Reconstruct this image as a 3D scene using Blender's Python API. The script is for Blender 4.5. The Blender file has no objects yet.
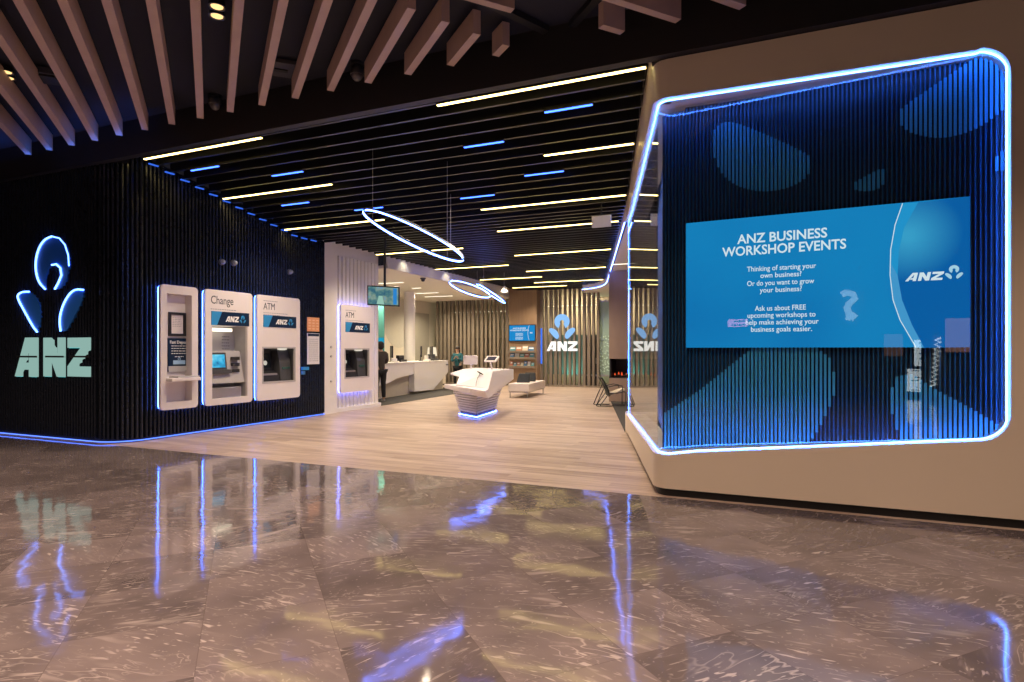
import bpy, bmesh, math, random
from mathutils import Vector, Matrix, geometry
random.seed(7)
SC = bpy.context.scene
COL = SC.collection
# ------------------------------------------------------------------ camera model (used to read positions off the photograph)
EYE, FL, HY, CX = 1.53, 607.0, 350.0, 512.0
_A = math.radians(23.3); _S, _C = math.sin(_A), math.cos(_A)
def ray(x, y):
    l = (x-CX)/FL
    return Vector((-_S+_C*l, _C+_S*l, (HY-y)/FL))
CAM = Vector((0, 0, EYE))
def on_z(x, y, z=0.0):
    r = ray(x, y); return CAM + r*((z-EYE)/r.z)
def on_y(x, y, Y):
    r = ray(x, y); return CAM + r*(Y/r.y)
def on_x(x, y, X):
    r = ray(x, y); return CAM + r*(X/r.x)
def at_d(x, y, d):
    return CAM + ray(x, y)*d
class Fr:
    """A flat working plane: origin o, unit axes u (across), v (up), n (out of it)."""
    def __init__(s, o, u, v=(0, 0, 1)):
        s.o = Vector(o); s.u = Vector(u).normalized(); s.v = Vector(v).normalized(); s.n = s.u.cross(s.v).normalized()
    def p(s, a, b, c=0.0): return s.o + s.u*a + s.v*b + s.n*c
    def inv(s, x, y, c=0.0):
        r = ray(x, y); o = s.o + s.n*c
        t = (o-CAM).dot(s.n)/r.dot(s.n); q = CAM + r*t - o
        return (q.dot(s.u), q.dot(s.v))
    def moved(s, a=0, b=0, c=0): return Fr(s.p(a, b, c), s.u, s.v)
# ------------------------------------------------------------------ materials
MATS = {}
def nodes_of(name):
    m = bpy.data.materials.new(name); m.use_nodes = True
    nt = m.node_tree; nt.nodes.clear()
    out = nt.nodes.new('ShaderNodeOutputMaterial')
    return m, nt, out
def mat(name, col=(.5, .5, .5), rough=.5, metal=0.0, noise=.06, scale=9.0, coat=0.0, spec=.5, bump=0.0):
    if name in MATS: return MATS[name]
    m, nt, out = nodes_of(name)
    b = nt.nodes.new('ShaderNodeBsdfPrincipled')
    tc = nt.nodes.new('ShaderNodeTexCoord'); nz = nt.nodes.new('ShaderNodeTexNoise')
    nz.inputs['Scale'].default_value = scale; nz.inputs['Detail'].default_value = 3
    nt.links.new(tc.outputs['Object'], nz.inputs['Vector'])
    mr = nt.nodes.new('ShaderNodeMapRange')
    mr.inputs['To Min'].default_value = 1-noise; mr.inputs['To Max'].default_value = 1+noise
    nt.links.new(nz.outputs['Fac'], mr.inputs['Value'])
    mx = nt.nodes.new('ShaderNodeVectorMath'); mx.operation = 'SCALE'
    mx.inputs[0].default_value = col[:3]
    nt.links.new(mr.outputs['Result'], mx.inputs['Scale'])
    nt.links.new(mx.outputs['Vector'], b.inputs['Base Color'])
    b.inputs['Roughness'].default_value = rough; b.inputs['Metallic'].default_value = metal
    b.inputs['Coat Weight'].default_value = coat; b.inputs['Specular IOR Level'].default_value = spec
    if bump:
        bp = nt.nodes.new('ShaderNodeBump'); bp.inputs['Strength'].default_value = bump
        nt.links.new(nz.outputs['Fac'], bp.inputs['Height']); nt.links.new(bp.outputs['Normal'], b.inputs['Normal'])
    nt.links.new(b.outputs[0], out.inputs[0]); MATS[name] = m
    return m
def glow(name, col, s):
    if name in MATS: return MATS[name]
    m, nt, out = nodes_of(name)
    e = nt.nodes.new('ShaderNodeEmission'); e.inputs['Color'].default_value = (*col, 1); e.inputs['Strength'].default_value = s
    nt.links.new(e.outputs[0], out.inputs[0]); MATS[name] = m
    return m
def glass(name, tint=(.93, .97, .97), ior=1.5):
    if name in MATS: return MATS[name]
    m, nt, out = nodes_of(name); L = nt.links.new
    t = nt.nodes.new('ShaderNodeBsdfTransparent'); t.inputs['Color'].default_value = (*tint, 1)
    g = nt.nodes.new('ShaderNodeBsdfGlossy'); g.inputs['Roughness'].default_value = .0
    geo = nt.nodes.new('ShaderNodeNewGeometry'); mr = nt.nodes.new('ShaderNodeMapRange')
    mr.inputs['To Min'].default_value = ior; mr.inputs['To Max'].default_value = 1/ior
    L(geo.outputs['Backfacing'], mr.inputs['Value'])
    fr = nt.nodes.new('ShaderNodeFresnel'); L(mr.outputs['Result'], fr.inputs['IOR'])
    mx = nt.nodes.new('ShaderNodeMixShader'); L(fr.outputs[0], mx.inputs['Fac']); L(t.outputs[0], mx.inputs[1]); L(g.outputs[0], mx.inputs[2])
    L(mx.outputs[0], out.inputs[0]); MATS[name] = m
    return m
def N(nt, kind, **kw):
    n = nt.nodes.new(kind)
    for k, v in kw.items(): setattr(n, k, v)
    return n
def mathn(nt, op, a, b=None, c=None):
    n = nt.nodes.new('ShaderNodeMath'); n.operation = op
    for i, q in enumerate((a, b, c)):
        if q is None: continue
        if isinstance(q, (int, float)): n.inputs[i].default_value = q
        else: nt.links.new(q, n.inputs[i])
    return n.outputs[0]
def mixc(nt, fac, a, b, mode='MIX'):
    n = nt.nodes.new('ShaderNodeMix'); n.data_type = 'RGBA'; n.blend_type = mode
    for q, s in ((fac, n.inputs[0]), (a, n.inputs[6]), (b, n.inputs[7])):
        if isinstance(q, (int, float)): s.default_value = q
        elif isinstance(q, tuple): s.default_value = (*q, 1)
        else: nt.links.new(q, s)
    return n.outputs[2]
def marble(tile=.66, ang=47.0):
    m, nt, out = nodes_of('marble_floor'); L = nt.links.new
    tc = N(nt, 'ShaderNodeTexCoord'); rt = N(nt, 'ShaderNodeVectorRotate', rotation_type='Z_AXIS')
    rt.inputs['Angle'].default_value = math.radians(-ang); L(tc.outputs['Object'], rt.inputs['Vector'])
    off = N(nt, 'ShaderNodeVectorMath', operation='ADD'); L(rt.outputs[0], off.inputs[0]); off.inputs[1].default_value = TILE_OFF
    sc = N(nt, 'ShaderNodeVectorMath', operation='DIVIDE'); L(off.outputs[0], sc.inputs[0]); sc.inputs[1].default_value = (tile*TILE_LONG, tile, 1)
    fl = N(nt, 'ShaderNodeVectorMath', operation='FLOOR'); L(sc.outputs[0], fl.inputs[0])
    fr = N(nt, 'ShaderNodeVectorMath', operation='FRACTION'); L(sc.outputs[0], fr.inputs[0])
    sp = N(nt, 'ShaderNodeSeparateXYZ'); L(fr.outputs[0], sp.inputs[0])
    fz = N(nt, 'ShaderNodeVectorMath', operation='MULTIPLY'); L(fl.outputs[0], fz.inputs[0]); fz.inputs[1].default_value = (1, 1, 0)
    wn = N(nt, 'ShaderNodeTexWhiteNoise', noise_dimensions='3D'); L(fz.outputs[0], wn.inputs['Vector'])
    # each tile: its own turn and its own piece of stone
    an = mathn(nt, 'MULTIPLY_ADD', wn.outputs['Value'], 1.7, -.5)
    rv = N(nt, 'ShaderNodeVectorRotate', rotation_type='Z_AXIS'); L(off.outputs[0], rv.inputs['Vector']); L(an, rv.inputs['Angle'])
    ofs = N(nt, 'ShaderNodeVectorMath', operation='SCALE'); L(wn.outputs['Color'], ofs.inputs[0]); ofs.inputs['Scale'].default_value = 23.0
    pv = N(nt, 'ShaderNodeVectorMath', operation='ADD'); L(rv.outputs[0], pv.inputs[0]); L(ofs.outputs[0], pv.inputs[1])
    st = N(nt, 'ShaderNodeVectorMath', operation='MULTIPLY'); L(pv.outputs[0], st.inputs[0]); st.inputs[1].default_value = (1.0, 2.6, 1)
    def ridge(vec, scale, detail, dist, width):
        n = N(nt, 'ShaderNodeTexNoise'); n.inputs['Scale'].default_value = scale; n.inputs['Detail'].default_value = detail
        n.inputs['Distortion'].default_value = dist; n.inputs['Roughness'].default_value = .62; L(vec, n.inputs['Vector'])
        a = mathn(nt, 'ABSOLUTE', mathn(nt, 'SUBTRACT', n.outputs['Fac'], .5))
        mr = N(nt, 'ShaderNodeMapRange', interpolation_type='SMOOTHSTEP'); L(a, mr.inputs['Value'])
        mr.inputs['From Min'].default_value = 0; mr.inputs['From Max'].default_value = width
        mr.inputs['To Min'].default_value = 1; mr.inputs['To Max'].default_value = 0
        return mr.outputs['Result']
    def mask(vec, scale, lo, hi):
        n = N(nt, 'ShaderNodeTexNoise'); n.inputs['Scale'].default_value = scale; n.inputs['Detail'].default_value = 2; L(vec, n.inputs['Vector'])
        mr = N(nt, 'ShaderNodeMapRange'); L(n.outputs['Fac'], mr.inputs['Value'])
        mr.inputs['From Min'].default_value = lo; mr.inputs['From Max'].default_value = hi
        return mr.outputs['Result']
    def fleck(vec, scale, lo, hi):
        n = N(nt, 'ShaderNodeTexNoise'); n.inputs['Scale'].default_value = scale; n.inputs['Detail'].default_value = 1.5; n.inputs['Distortion'].default_value = .3; L(vec, n.inputs['Vector'])
        mr = N(nt, 'ShaderNodeMapRange', interpolation_type='SMOOTHSTEP'); L(n.outputs['Fac'], mr.inputs['Value']); mr.inputs['From Min'].default_value = lo; mr.inputs['From Max'].default_value = hi
        return mr.outputs['Result']
    s5 = N(nt, 'ShaderNodeVectorMath', operation='MULTIPLY'); L(pv.outputs[0], s5.inputs[0]); s5.inputs[1].default_value = (1.0, 4.5, 1)
    v1 = mathn(nt, 'MULTIPLY', ridge(st.outputs[0], 1.2, 3.2, .3, .009), mask(pv.outputs[0], 1.5, .5, .8))
    v2 = mathn(nt, 'MULTIPLY', ridge(st.outputs[0], 3.6, 3, .5, .018), mask(pv.outputs[0], 2.4, .52, .78))
    v3 = mathn(nt, 'MULTIPLY', fleck(s5.outputs[0], 9.0, .60, .70), mask(pv.outputs[0], 2.0, .40, .62))
    v4 = mathn(nt, 'MULTIPLY', fleck(s5.outputs[0], 3.4, .56, .78), mask(pv.outputs[0], 1.1, .45, .65))
    v5 = fleck(pv.outputs[0], 34.0, .66, .74)
    v = mathn(nt, 'MAXIMUM', mathn(nt, 'MAXIMUM', mathn(nt, 'MAXIMUM', v1, mathn(nt, 'MULTIPLY', v2, .75)), mathn(nt, 'MAXIMUM', mathn(nt, 'MULTIPLY', v3, .75), mathn(nt, 'MULTIPLY', v4, .45))), mathn(nt, 'MULTIPLY', v5, .28))
    cl = N(nt, 'ShaderNodeTexNoise'); cl.inputs['Scale'].default_value = 3.0; cl.inputs['Detail'].default_value = 6; L(st.outputs[0], cl.inputs['Vector'])
    base = mixc(nt, mask(pv.outputs[0], 2.6, .25, .75), (.120, .100, .100), (.195, .160, .155))
    tone = N(nt, 'ShaderNodeMapRange'); L(wn.outputs['Value'], tone.inputs['Value']); tone.inputs['To Min'].default_value = .68; tone.inputs['To Max'].default_value = 1.15
    bs = N(nt, 'ShaderNodeVectorMath', operation='SCALE'); L(base, bs.inputs[0]); L(tone.outputs[0], bs.inputs['Scale'])
    c = mixc(nt, mathn(nt, 'MULTIPLY', v, .7), bs.outputs[0], (.60, .53, .49))
    # joints
    e = mathn(nt, 'MINIMUM', mathn(nt, 'MINIMUM', sp.outputs[0], mathn(nt, 'SUBTRACT', 1.0, sp.outputs[0])), mathn(nt, 'MINIMUM', sp.outputs[1], mathn(nt, 'SUBTRACT', 1.0, sp.outputs[1])))
    g = mathn(nt, 'LESS_THAN', e, .0035)
    c = mixc(nt, mathn(nt, 'MULTIPLY', g, .55), c, (.10, .08, .075))
    b = N(nt, 'ShaderNodeBsdfPrincipled'); L(c, b.inputs['Base Color'])
    rn = N(nt, 'ShaderNodeMapRange'); L(cl.outputs['Fac'], rn.inputs['Value']); rn.inputs['To Min'].default_value = .045; rn.inputs['To Max'].default_value = .095
    L(rn.outputs[0], b.inputs['Roughness']); b.inputs['Specular IOR Level'].default_value = .6
    wv = N(nt, 'ShaderNodeTexNoise'); wv.inputs['Scale'].default_value = 2.2; wv.inputs['Detail'].default_value = 2; L(tc.outputs['Object'], wv.inputs['Vector'])
    bp = N(nt, 'ShaderNodeBump'); bp.inputs['Strength'].default_value = .05; bp.inputs['Distance'].default_value = .06; L(wv.outputs['Fac'], bp.inputs['Height']); L(bp.outputs[0], b.inputs['Normal'])
    L(b.outputs[0], out.inputs[0]); MATS['marble'] = m
    return m
def planks():
    m, nt, out = nodes_of('timber_floor'); L = nt.links.new
    tc = N(nt, 'ShaderNodeTexCoord')
    br = N(nt, 'ShaderNodeTexBrick'); br.offset = .37; br.inputs['Scale'].default_value = 1.0
    br.inputs['Brick Width'].default_value = 1.25; br.inputs['Row Height'].default_value = .16; br.inputs['Mortar Size'].default_value = .002
    br.inputs['Color1'].default_value = (0, 0, 0, 1); br.inputs['Color2'].default_value = (1, 1, 1, 1); br.inputs['Mortar'].default_value = (.5, .5, .5, 1)
    L(tc.outputs['Object'], br.inputs['Vector'])
    st = N(nt, 'ShaderNodeVectorMath', operation='MULTIPLY'); L(tc.outputs['Object'], st.inputs[0]); st.inputs[1].default_value = (.9, 17, 1)
    n1 = N(nt, 'ShaderNodeTexNoise'); n1.inputs['Scale'].default_value = 1.0; n1.inputs['Detail'].default_value = 5; n1.inputs['Roughness'].default_value = .65; L(st.outputs[0], n1.inputs['Vector'])
    f = mathn(nt, 'ADD', mathn(nt, 'MULTIPLY', n1.outputs['Fac'], 1.5), mathn(nt, 'MULTIPLY', br.outputs['Color'], .3))
    rp = N(nt, 'ShaderNodeValToRGB'); L(mathn(nt, 'SUBTRACT', f, .4), rp.inputs['Fac'])
    rp.color_ramp.elements[0].position = .15; rp.color_ramp.elements[0].color = (.25, .17, .13, 1)
    rp.color_ramp.elements[1].position = .85; rp.color_ramp.elements[1].color = (.60, .48, .39, 1)
    b = N(nt, 'ShaderNodeBsdfPrincipled'); L(rp.outputs[0], b.inputs['Base Color']); b.inputs['Roughness'].default_value = .38
    L(b.outputs[0], out.inputs[0]); MATS['planks'] = m
    return m
def wood(name, c1, c2, rough=.5, sx=(14, 14, 1.2)):
    if name in MATS: return MATS[name]
    m, nt, out = nodes_of(name); L = nt.links.new
    tc = N(nt, 'ShaderNodeTexCoord'); st = N(nt, 'ShaderNodeVectorMath', operation='MULTIPLY'); L(tc.outputs['Object'], st.inputs[0]); st.inputs[1].default_value = sx
    n1 = N(nt, 'ShaderNodeTexNoise'); n1.inputs['Scale'].default_value = 1.6; n1.inputs['Detail'].default_value = 6; L(st.outputs[0], n1.inputs['Vector'])
    c = mixc(nt, n1.outputs['Fac'], c1, c2)
    b = N(nt, 'ShaderNodeBsdfPrincipled'); L(c, b.inputs['Base Color']); b.inputs['Roughness'].default_value = rough
    L(b.outputs[0], out.inputs[0]); MATS[name] = m
    return m
def picture(name, cols, scale, strength):
    """The moving picture on a screen: soft patches of a few colours."""
    if name in MATS: return MATS[name]
    m, nt, out = nodes_of(name); L = nt.links.new
    tc = N(nt, 'ShaderNodeTexCoord'); n1 = N(nt, 'ShaderNodeTexNoise'); n1.inputs['Scale'].default_value = scale; n1.inputs['Detail'].default_value = 3
    L(tc.outputs['Object'], n1.inputs['Vector'])
    rp = N(nt, 'ShaderNodeValToRGB'); L(n1.outputs['Fac'], rp.inputs['Fac'])
    el = rp.color_ramp.elements
    while len(el) < len(cols): el.new(.5)
    for i, c in enumerate(cols):
        el[i].position = .3 + .4*i/(len(cols)-1); el[i].color = (*c, 1)
    e = N(nt, 'ShaderNodeEmission'); L(rp.outputs[0], e.inputs['Color']); e.inputs['Strength'].default_value = strength
    L(e.outputs[0], out.inputs[0]); MATS[name] = m
    return m
# ------------------------------------------------------------------ mesh builder
class MB:
    def __init__(s): s.bm = bmesh.new()
    def poly(s, pts):
        try: s.bm.faces.new([s.bm.verts.new(p) for p in pts])
        except ValueError: pass
        return s
    def hexa(s, a, b):
        """Solid between two quads a and b (same order)."""
        va = [s.bm.verts.new(p) for p in a]; vb = [s.bm.verts.new(p) for p in b]
        n = len(va)
        s.bm.faces.new(va[::-1]); s.bm.faces.new(vb)
        for i in range(n): s.bm.faces.new((va[i], va[(i+1) % n], vb[(i+1) % n], vb[i]))
        return s
    def box(s, c, d, rz=0.0):
        c = Vector(c); R = Matrix.Rotation(rz, 3, 'Z'); x, y, z = d[0]/2, d[1]/2, d[2]/2
        f = lambda X, Y, Z: c + R @ Vector((X, Y, Z))
        return s.hexa([f(-x, -y, -z), f(x, -y, -z), f(x, y, -z), f(-x, y, -z)], [f(-x, -y, z), f(x, -y, z), f(x, y, z), f(-x, y, z)])
    def span(s, lo, hi):
        return s.box([(lo[i]+hi[i])/2 for i in range(3)], [abs(hi[i]-lo[i]) for i in range(3)])
    def fbox(s, fr, a0, a1, b0, b1, c0, c1):
        q = lambda c: [fr.p(a0, b0, c), fr.p(a1, b0, c), fr.p(a1, b1, c), fr.p(a0, b1, c)]
        return s.hexa(q(c0), q(c1))
    def prism(s, fr, loops, c0, c1):
        if not isinstance(loops[0][0], (tuple, list, Vector)): loops = [loops]
        fl = [p for l in loops for p in l]
        tri = geometry.tessellate_polygon([[Vector((p[0], p[1], 0)) for p in l] for l in loops])
        lo = [s.bm.verts.new(fr.p(p[0], p[1], c0)) for p in fl]; hi = [s.bm.verts.new(fr.p(p[0], p[1], c1)) for p in fl]
        for t in tri:
            for vs, fwd in ((hi, 1), (lo, 0)):
                A, B, C = (fl[i] for i in t)
                ccw = (B[0]-A[0])*(C[1]-A[1])-(B[1]-A[1])*(C[0]-A[0]) > 0
                f = [vs[i] for i in t]
                if ccw != bool(fwd): f.reverse()
                try: s.bm.faces.new(f)
                except ValueError: pass
        k = 0
        for l in loops:
            n = len(l)
            for i in range(n):
                a, b = k+i, k+(i+1) % n
                try: s.bm.faces.new((lo[a], lo[b], hi[b], hi[a]))
                except ValueError: pass
            k += n
        return s
    def tube(s, pts, r, closed=False, seg=8, caps=True):
        pts = [Vector(p) for p in pts]; n = len(pts); rings = []
        up = None
        for i, p in enumerate(pts):
            if closed: t = (pts[(i+1) % n]-pts[i-1])
            elif i == 0: t = pts[1]-p
            elif i == n-1: t = p-pts[-2]
            else: t = (pts[i+1]-p).normalized()+(p-pts[i-1]).normalized()
            t.normalize()
            if up is None: up = Vector((0, 0, 1)) if abs(t.z) < .9 else Vector((1, 0, 0))
            a = up - t*up.dot(t)
            if a.length < 1e-4: a = Vector((1, 0, 0)) - t*t.x
            a.normalize(); up = a; b = t.cross(a)
            rr = r[i] if isinstance(r, (list, tuple)) else r
            rings.append([s.bm.verts.new(p + a*(rr*math.cos(2*math.pi*k/seg)) + b*(rr*math.sin(2*math.pi*k/seg))) for k in range(seg)])
        m = n if closed else n-1
        for i in range(m):
            A, B = rings[i], rings[(i+1) % n]
            for k in range(seg): s.bm.faces.new((A[k], A[(k+1) % seg], B[(k+1) % seg], B[k]))
        if not closed and caps: s.bm.faces.new(rings[0][::-1]); s.bm.faces.new(rings[-1])
        return s
    def lathe(s, o, prof, axis=(0, 0, 1), seg=20):
        o = Vector(o); ax = Vector(axis).normalized()
        a = Vector((1, 0, 0)) if abs(ax.x) < .8 else Vector((0, 1, 0))
        a = (a-ax*a.dot(ax)).normalized(); b = ax.cross(a); rings = []
        for r, h in prof:
            rings.append([s.bm.verts.new(o+ax*h+a*(max(r, 1e-4)*math.cos(2*math.pi*k/seg))+b*(max(r, 1e-4)*math.sin(2*math.pi*k/seg))) for k in range(seg)])
        for A, B in zip(rings, rings[1:]):
            for k in range(seg): s.bm.faces.new((A[k], A[(k+1) % seg], B[(k+1) % seg], B[k]))
        s.bm.faces.new(rings[0][::-1]); s.bm.faces.new(rings[-1])
        return s
    def ball(s, c, r, seg=16):
        M = Matrix.Translation(Vector(c)) @ Matrix.Diagonal((*(r if isinstance(r, (tuple, list)) else (r, r, r)), 1))
        bmesh.ops.create_uvsphere(s.bm, u_segments=seg, v_segments=max(6, seg//2), radius=1, matrix=M)
        return s
    def add(s, me, M=None):
        b = bmesh.new(); b.from_mesh(me)
        if M is not None: b.transform(M)
        t = bpy.data.meshes.new('t'); b.to_mesh(t); b.free(); s.bm.from_mesh(t); bpy.data.meshes.remove(t)
        return s
    def obj(s, name, m, parent=None, smooth=False, bevel=0.0, norm=True):
        me = bpy.data.meshes.new(name)
        if norm: bmesh.ops.recalc_face_normals(s.bm, faces=s.bm.faces)
        s.bm.to_mesh(me); s.bm.free()
        me.materials.append(m)
        if smooth:
            me.polygons.foreach_set('use_smooth', [True]*len(me.polygons))
            try: me.set_sharp_from_angle(angle=math.radians(40))
            except Exception: pass
        o = bpy.data.objects.new(name, me); COL.objects.link(o)
        if parent is not None: o.parent = parent; o.matrix_parent_inverse = parent.matrix_basis.inverted()
        if bevel:
            b = o.modifiers.new('soft', 'BEVEL'); b.width = bevel; b.segments = 2; b.limit_method = 'ANGLE'
        return o
def tag(o, label, cat, group=None, kind=None):
    o['label'] = label; o['category'] = cat
    if group: o['group'] = group
    if kind: o['kind'] = kind
    return o
def thing(name, label, cat, loc, group=None):
    o = bpy.data.objects.new(name, None); COL.objects.link(o); o.location = loc; o.empty_display_size = .1
    return tag(o, label, cat, group)
def struct(o, label=None):
    o['kind'] = 'structure'
    if label: o['label'] = label
    return o
def rrect(a0, b0, a1, b1, r, n=6):
    pts = []
    for cx, cy, st in ((a1-r, b0+r, -90), (a1-r, b1-r, 0), (a0+r, b1-r, 90), (a0+r, b0+r, 180)):
        for k in range(n+1):
            t = math.radians(st+90*k/n); pts.append((cx+r*math.cos(t), cy+r*math.sin(t)))
    return pts
def smooth_loop(pts, it=2):
    for _ in range(it):
        q = []
        for i in range(len(pts)):
            a, b = pts[i], pts[(i+1) % len(pts)]
            q += [(a[0]*.75+b[0]*.25, a[1]*.75+b[1]*.25), (a[0]*.25+b[0]*.75, a[1]*.25+b[1]*.75)]
        pts = q
    return pts
def words(mb, fr, txt, a, b, size, align='LEFT', bold=0.0, depth=.002, width=None, c=0.0):
    cu = bpy.data.curves.new('t', 'FONT'); cu.body = txt; cu.size = size; cu.align_x = align; cu.offset = bold*size; cu.extrude = depth; cu.resolution_u = 3
    o = bpy.data.objects.new('t', cu); COL.objects.link(o)
    bpy.context.view_layer.update()
    me = bpy.data.meshes.new_from_object(o.evaluated_get(bpy.context.evaluated_depsgraph_get()))
    sx = 1.0
    if width and len(me.vertices):
        xs = [v.co.x for v in me.vertices]; sx = width/(max(xs)-min(xs))
    M = Matrix.Identity(4)
    for i in range(3):
        M[i][0] = fr.u[i]*sx; M[i][1] = fr.v[i]; M[i][2] = fr.n[i]; M[i][3] = fr.p(a, b, c+depth)[i]
    mb.add(me, M)
    bpy.data.objects.remove(o); bpy.data.curves.remove(cu); bpy.data.meshes.remove(me)
    return mb
# ---- the bank's mark, in a unit box: three heavy letters and a flower of three petals
LET_A = [[(0, 0), (.27, 0), (.70, .84), (.70, 1), (.50, 1)], [(.50, 1), (.98, 1), (.98, 0), (.68, 0), (.68, .86)], [(.40, .18), (.70, .18), (.70, .36), (.50, .36)]]
LET_N = [[(0, 0), (.30, 0), (.30, 1), (0, 1)], [(0, 1), (.34, 1), (1, 0), (.66, 0)], [(.70, 0), (1, 0), (1, 1), (.70, 1)]]
LET_Z = [[(0, .74), (1, .74), (1, 1), (0, 1)], [(0, .26), (.40, .26), (1, .74), (.60, .74)], [(0, 0), (1, 0), (1, .26), (0, .26)]]
def arcpts(cx, cy, rx, ry, a0, a1, n):
    return [(cx+rx*math.cos(math.radians(a0+(a1-a0)*k/n)), cy+ry*math.sin(math.radians(a0+(a1-a0)*k/n))) for k in range(n+1)]
PET_HEAD = arcpts(.5, .70, .27, .29, -62, 242, 22) + arcpts(.5, .66, .085, .10, 215, -35, 8)
PET_LEFT = smooth_loop([(.02, .40), (.10, .47), (.30, .36), (.40, .16), (.36, .02), (.28, .02), (.04, .30)], 2)
PET_RIGHT = [(1-x, y) for x, y in PET_LEFT][::-1]
def letters(mb, fr, a, b, w, h, c0, c1, shear=.0, gap=.045):
    lw = (w-2*gap*w)/3
    for k, L in enumerate((LET_A, LET_N, LET_Z)):
        for i, pl in enumerate(L):
            mb.prism(fr, [[(a+k*(lw+gap*w)+x*lw+shear*y*h, b+y*h) for x, y in pl]], c0, c1+i*.0004)
    return mb
def flower(mb, fr, a, b, w, h, c0, c1):
    for pl in (PET_HEAD, PET_LEFT, PET_RIGHT): mb.prism(fr, [[(a+x*w, b+y*h) for x, y in pl]], c0, c1)
    return mb
# ------------------------------------------------------------------ colours
TILE_OFF = (.22, .10, 0); TILE_LONG = 1.0
BLUE = glow('blue_neon', (.10, .20, 1.0), 24)
NEON = glow('case_neon', (.06, .21, 1.0), 42)
BLUE2 = glow('blue_halo_tube', (.05, .17, 1.0), 34)
BLUE3 = glow('blue_ceiling_tube', (.045, .13, 1.0), 6.5)
WHITEBLUE = glow('cool_white_tube', (.20, .22, 1.0), 12)
WARM = glow('warm_tube', (1.0, .74, .25), 9.0)
WARMWH = glow('warm_white_tube', (1.0, .90, .68), 2.2)
BLACK = mat('matt_black', (.012, .012, .014), .55)
BLK2 = mat('charcoal_black', (.02, .02, .024), .4)
RIBM = mat('dark_ribbed_metal', (.016, .021, .034), .26, .3, noise=.1, spec=.7)
CEILM = mat('mall_ceiling_paint', (.016, .017, .030), .8)
HEADM = mat('header_paint', (.012, .010, .011), .6)
BAFM = mat('black_baffle', (.010, .0095, .010), .35)
CREAM = mat('cream_panel', (.72, .61, .48), .42, noise=.02, scale=2)
WHITE = mat('white_paint', (.80, .77, .74), .45, noise=.02)
PINKW = mat('white_powdercoat', (.80, .74, .74), .4, noise=.02)
SOFFIT = mat('warm_white_ceiling', (.78, .74, .66), .8, noise=.01)
TIMB = wood('pink_timber', (.40, .27, .22), (.55, .39, .32), .55, (2, 2, 2))
SLATM = wood('grey_brown_timber', (.17, .14, .112), (.28, .235, .19), .5)
PANELM = wood('brown_timber_panel', (.24, .16, .10), (.34, .235, .15), .5, (9, 9, 1))
BEIGE = mat('beige_laminate', (.52, .46, .36), .5)
CARPET = mat('dark_carpet', (.045, .042, .04), .95, noise=.4, scale=60)
STEEL = mat('brushed_steel', (.42, .41, .42), .32, .8)
GREY = mat('machine_grey', (.46, .44, .45), .42)
DGREY = mat('dark_grey', (.07, .07, .075), .4)
NAVY = mat('navy_print', (.006, .022, .06), .5, spec=.2)
SKYB = mat('sky_blue_print', (.03, .28, .62), .45)
INK = mat('dark_ink', (.03, .04, .06), .5)
GINK = mat('grey_ink', (.36, .34, .38), .5)
WPRINT = mat('white_print', (.85, .85, .86), .5)
GLASS = glass('clear_glass')
# ------------------------------------------------------------------ setting: floors, ceilings, header
MB().span((-16, -11, -.2), (9, 6.42, 0)).obj('floor', marble())['kind'] = 'structure'
def DIAG(y): return -1.15 - .292*(y-6.45)
struct(MB().span((-15.2, 6.42, -.2), (9, 30, 0)).obj('floor_timber', planks()))
struct(MB().prism(Fr((0, 0, .004), (1, 0, 0), (0, 1, 0)), [[(DIAG(11.12), 11.12), (DIAG(11.12)+3, 11.12), (-1.0, 21.5), (DIAG(20.5), 20.5)]], -.002, .006).obj('floor_carpet', CARPET))
struct(MB().prism(Fr((0, 0, .004), (1, 0, 0), (0, 1, 0)), [[(-9.86, 13.78), (-10.15, 18.6), (-10.35, 21.6), (-15, 21.6), (-15, 13.78)]], -.002, .006).obj('floor_carpet', CARPET))
struct(MB().span((-16, -11, 5.12), (9, 6.6, 5.3)).obj('ceiling', CEILM))
def CZ(y): return 4.72-.19*(y-6.83) if y < 10.4 else 4.04
hd = MB(); hd.span((-16, 6.36, 4.575), (9, 6.48, 5.12)); hd.obj('trim_header', HEADM)['kind'] = 'structure'
bk = MB()
for y0, y1 in ((6.48, 10.4), (10.4, 26.5)):
    bk.hexa([(-10.2, y0, CZ(y0)+.42), (5, y0, CZ(y0)+.42), (5, y1, CZ(y1)+.42), (-10.2, y1, CZ(y1)+.42)], [(-10.2, y0, CZ(y0)+.5), (5, y0, CZ(y0)+.5), (5, y1, CZ(y1)+.5), (-10.2, y1, CZ(y1)+.5)])
struct(bk.obj('ceiling_black', BLACK))
# black baffles, one after the other into the shop
bdx = .262
k = 0
while 6.83+bdx*k < 24.0:
    y = 6.83+bdx*k; z = CZ(y); x1 = DIAG(y)-.03 if y < 20.8 else DIAG(20.8)-(y-20.8)*.55
    x0 = -9.62 if y < 11.4 else -9.5-.035*(y-11.4)
    if k or 1: tag(MB().span((x0, y-.022, z), (x1, y+.022, z+.42)).obj('ceiling_baffle', BAFM), 'long black baffle in the dark slatted ceiling of the shop', 'ceiling baffle', 'black baffles across the shop ceiling')
    k += 1
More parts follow.
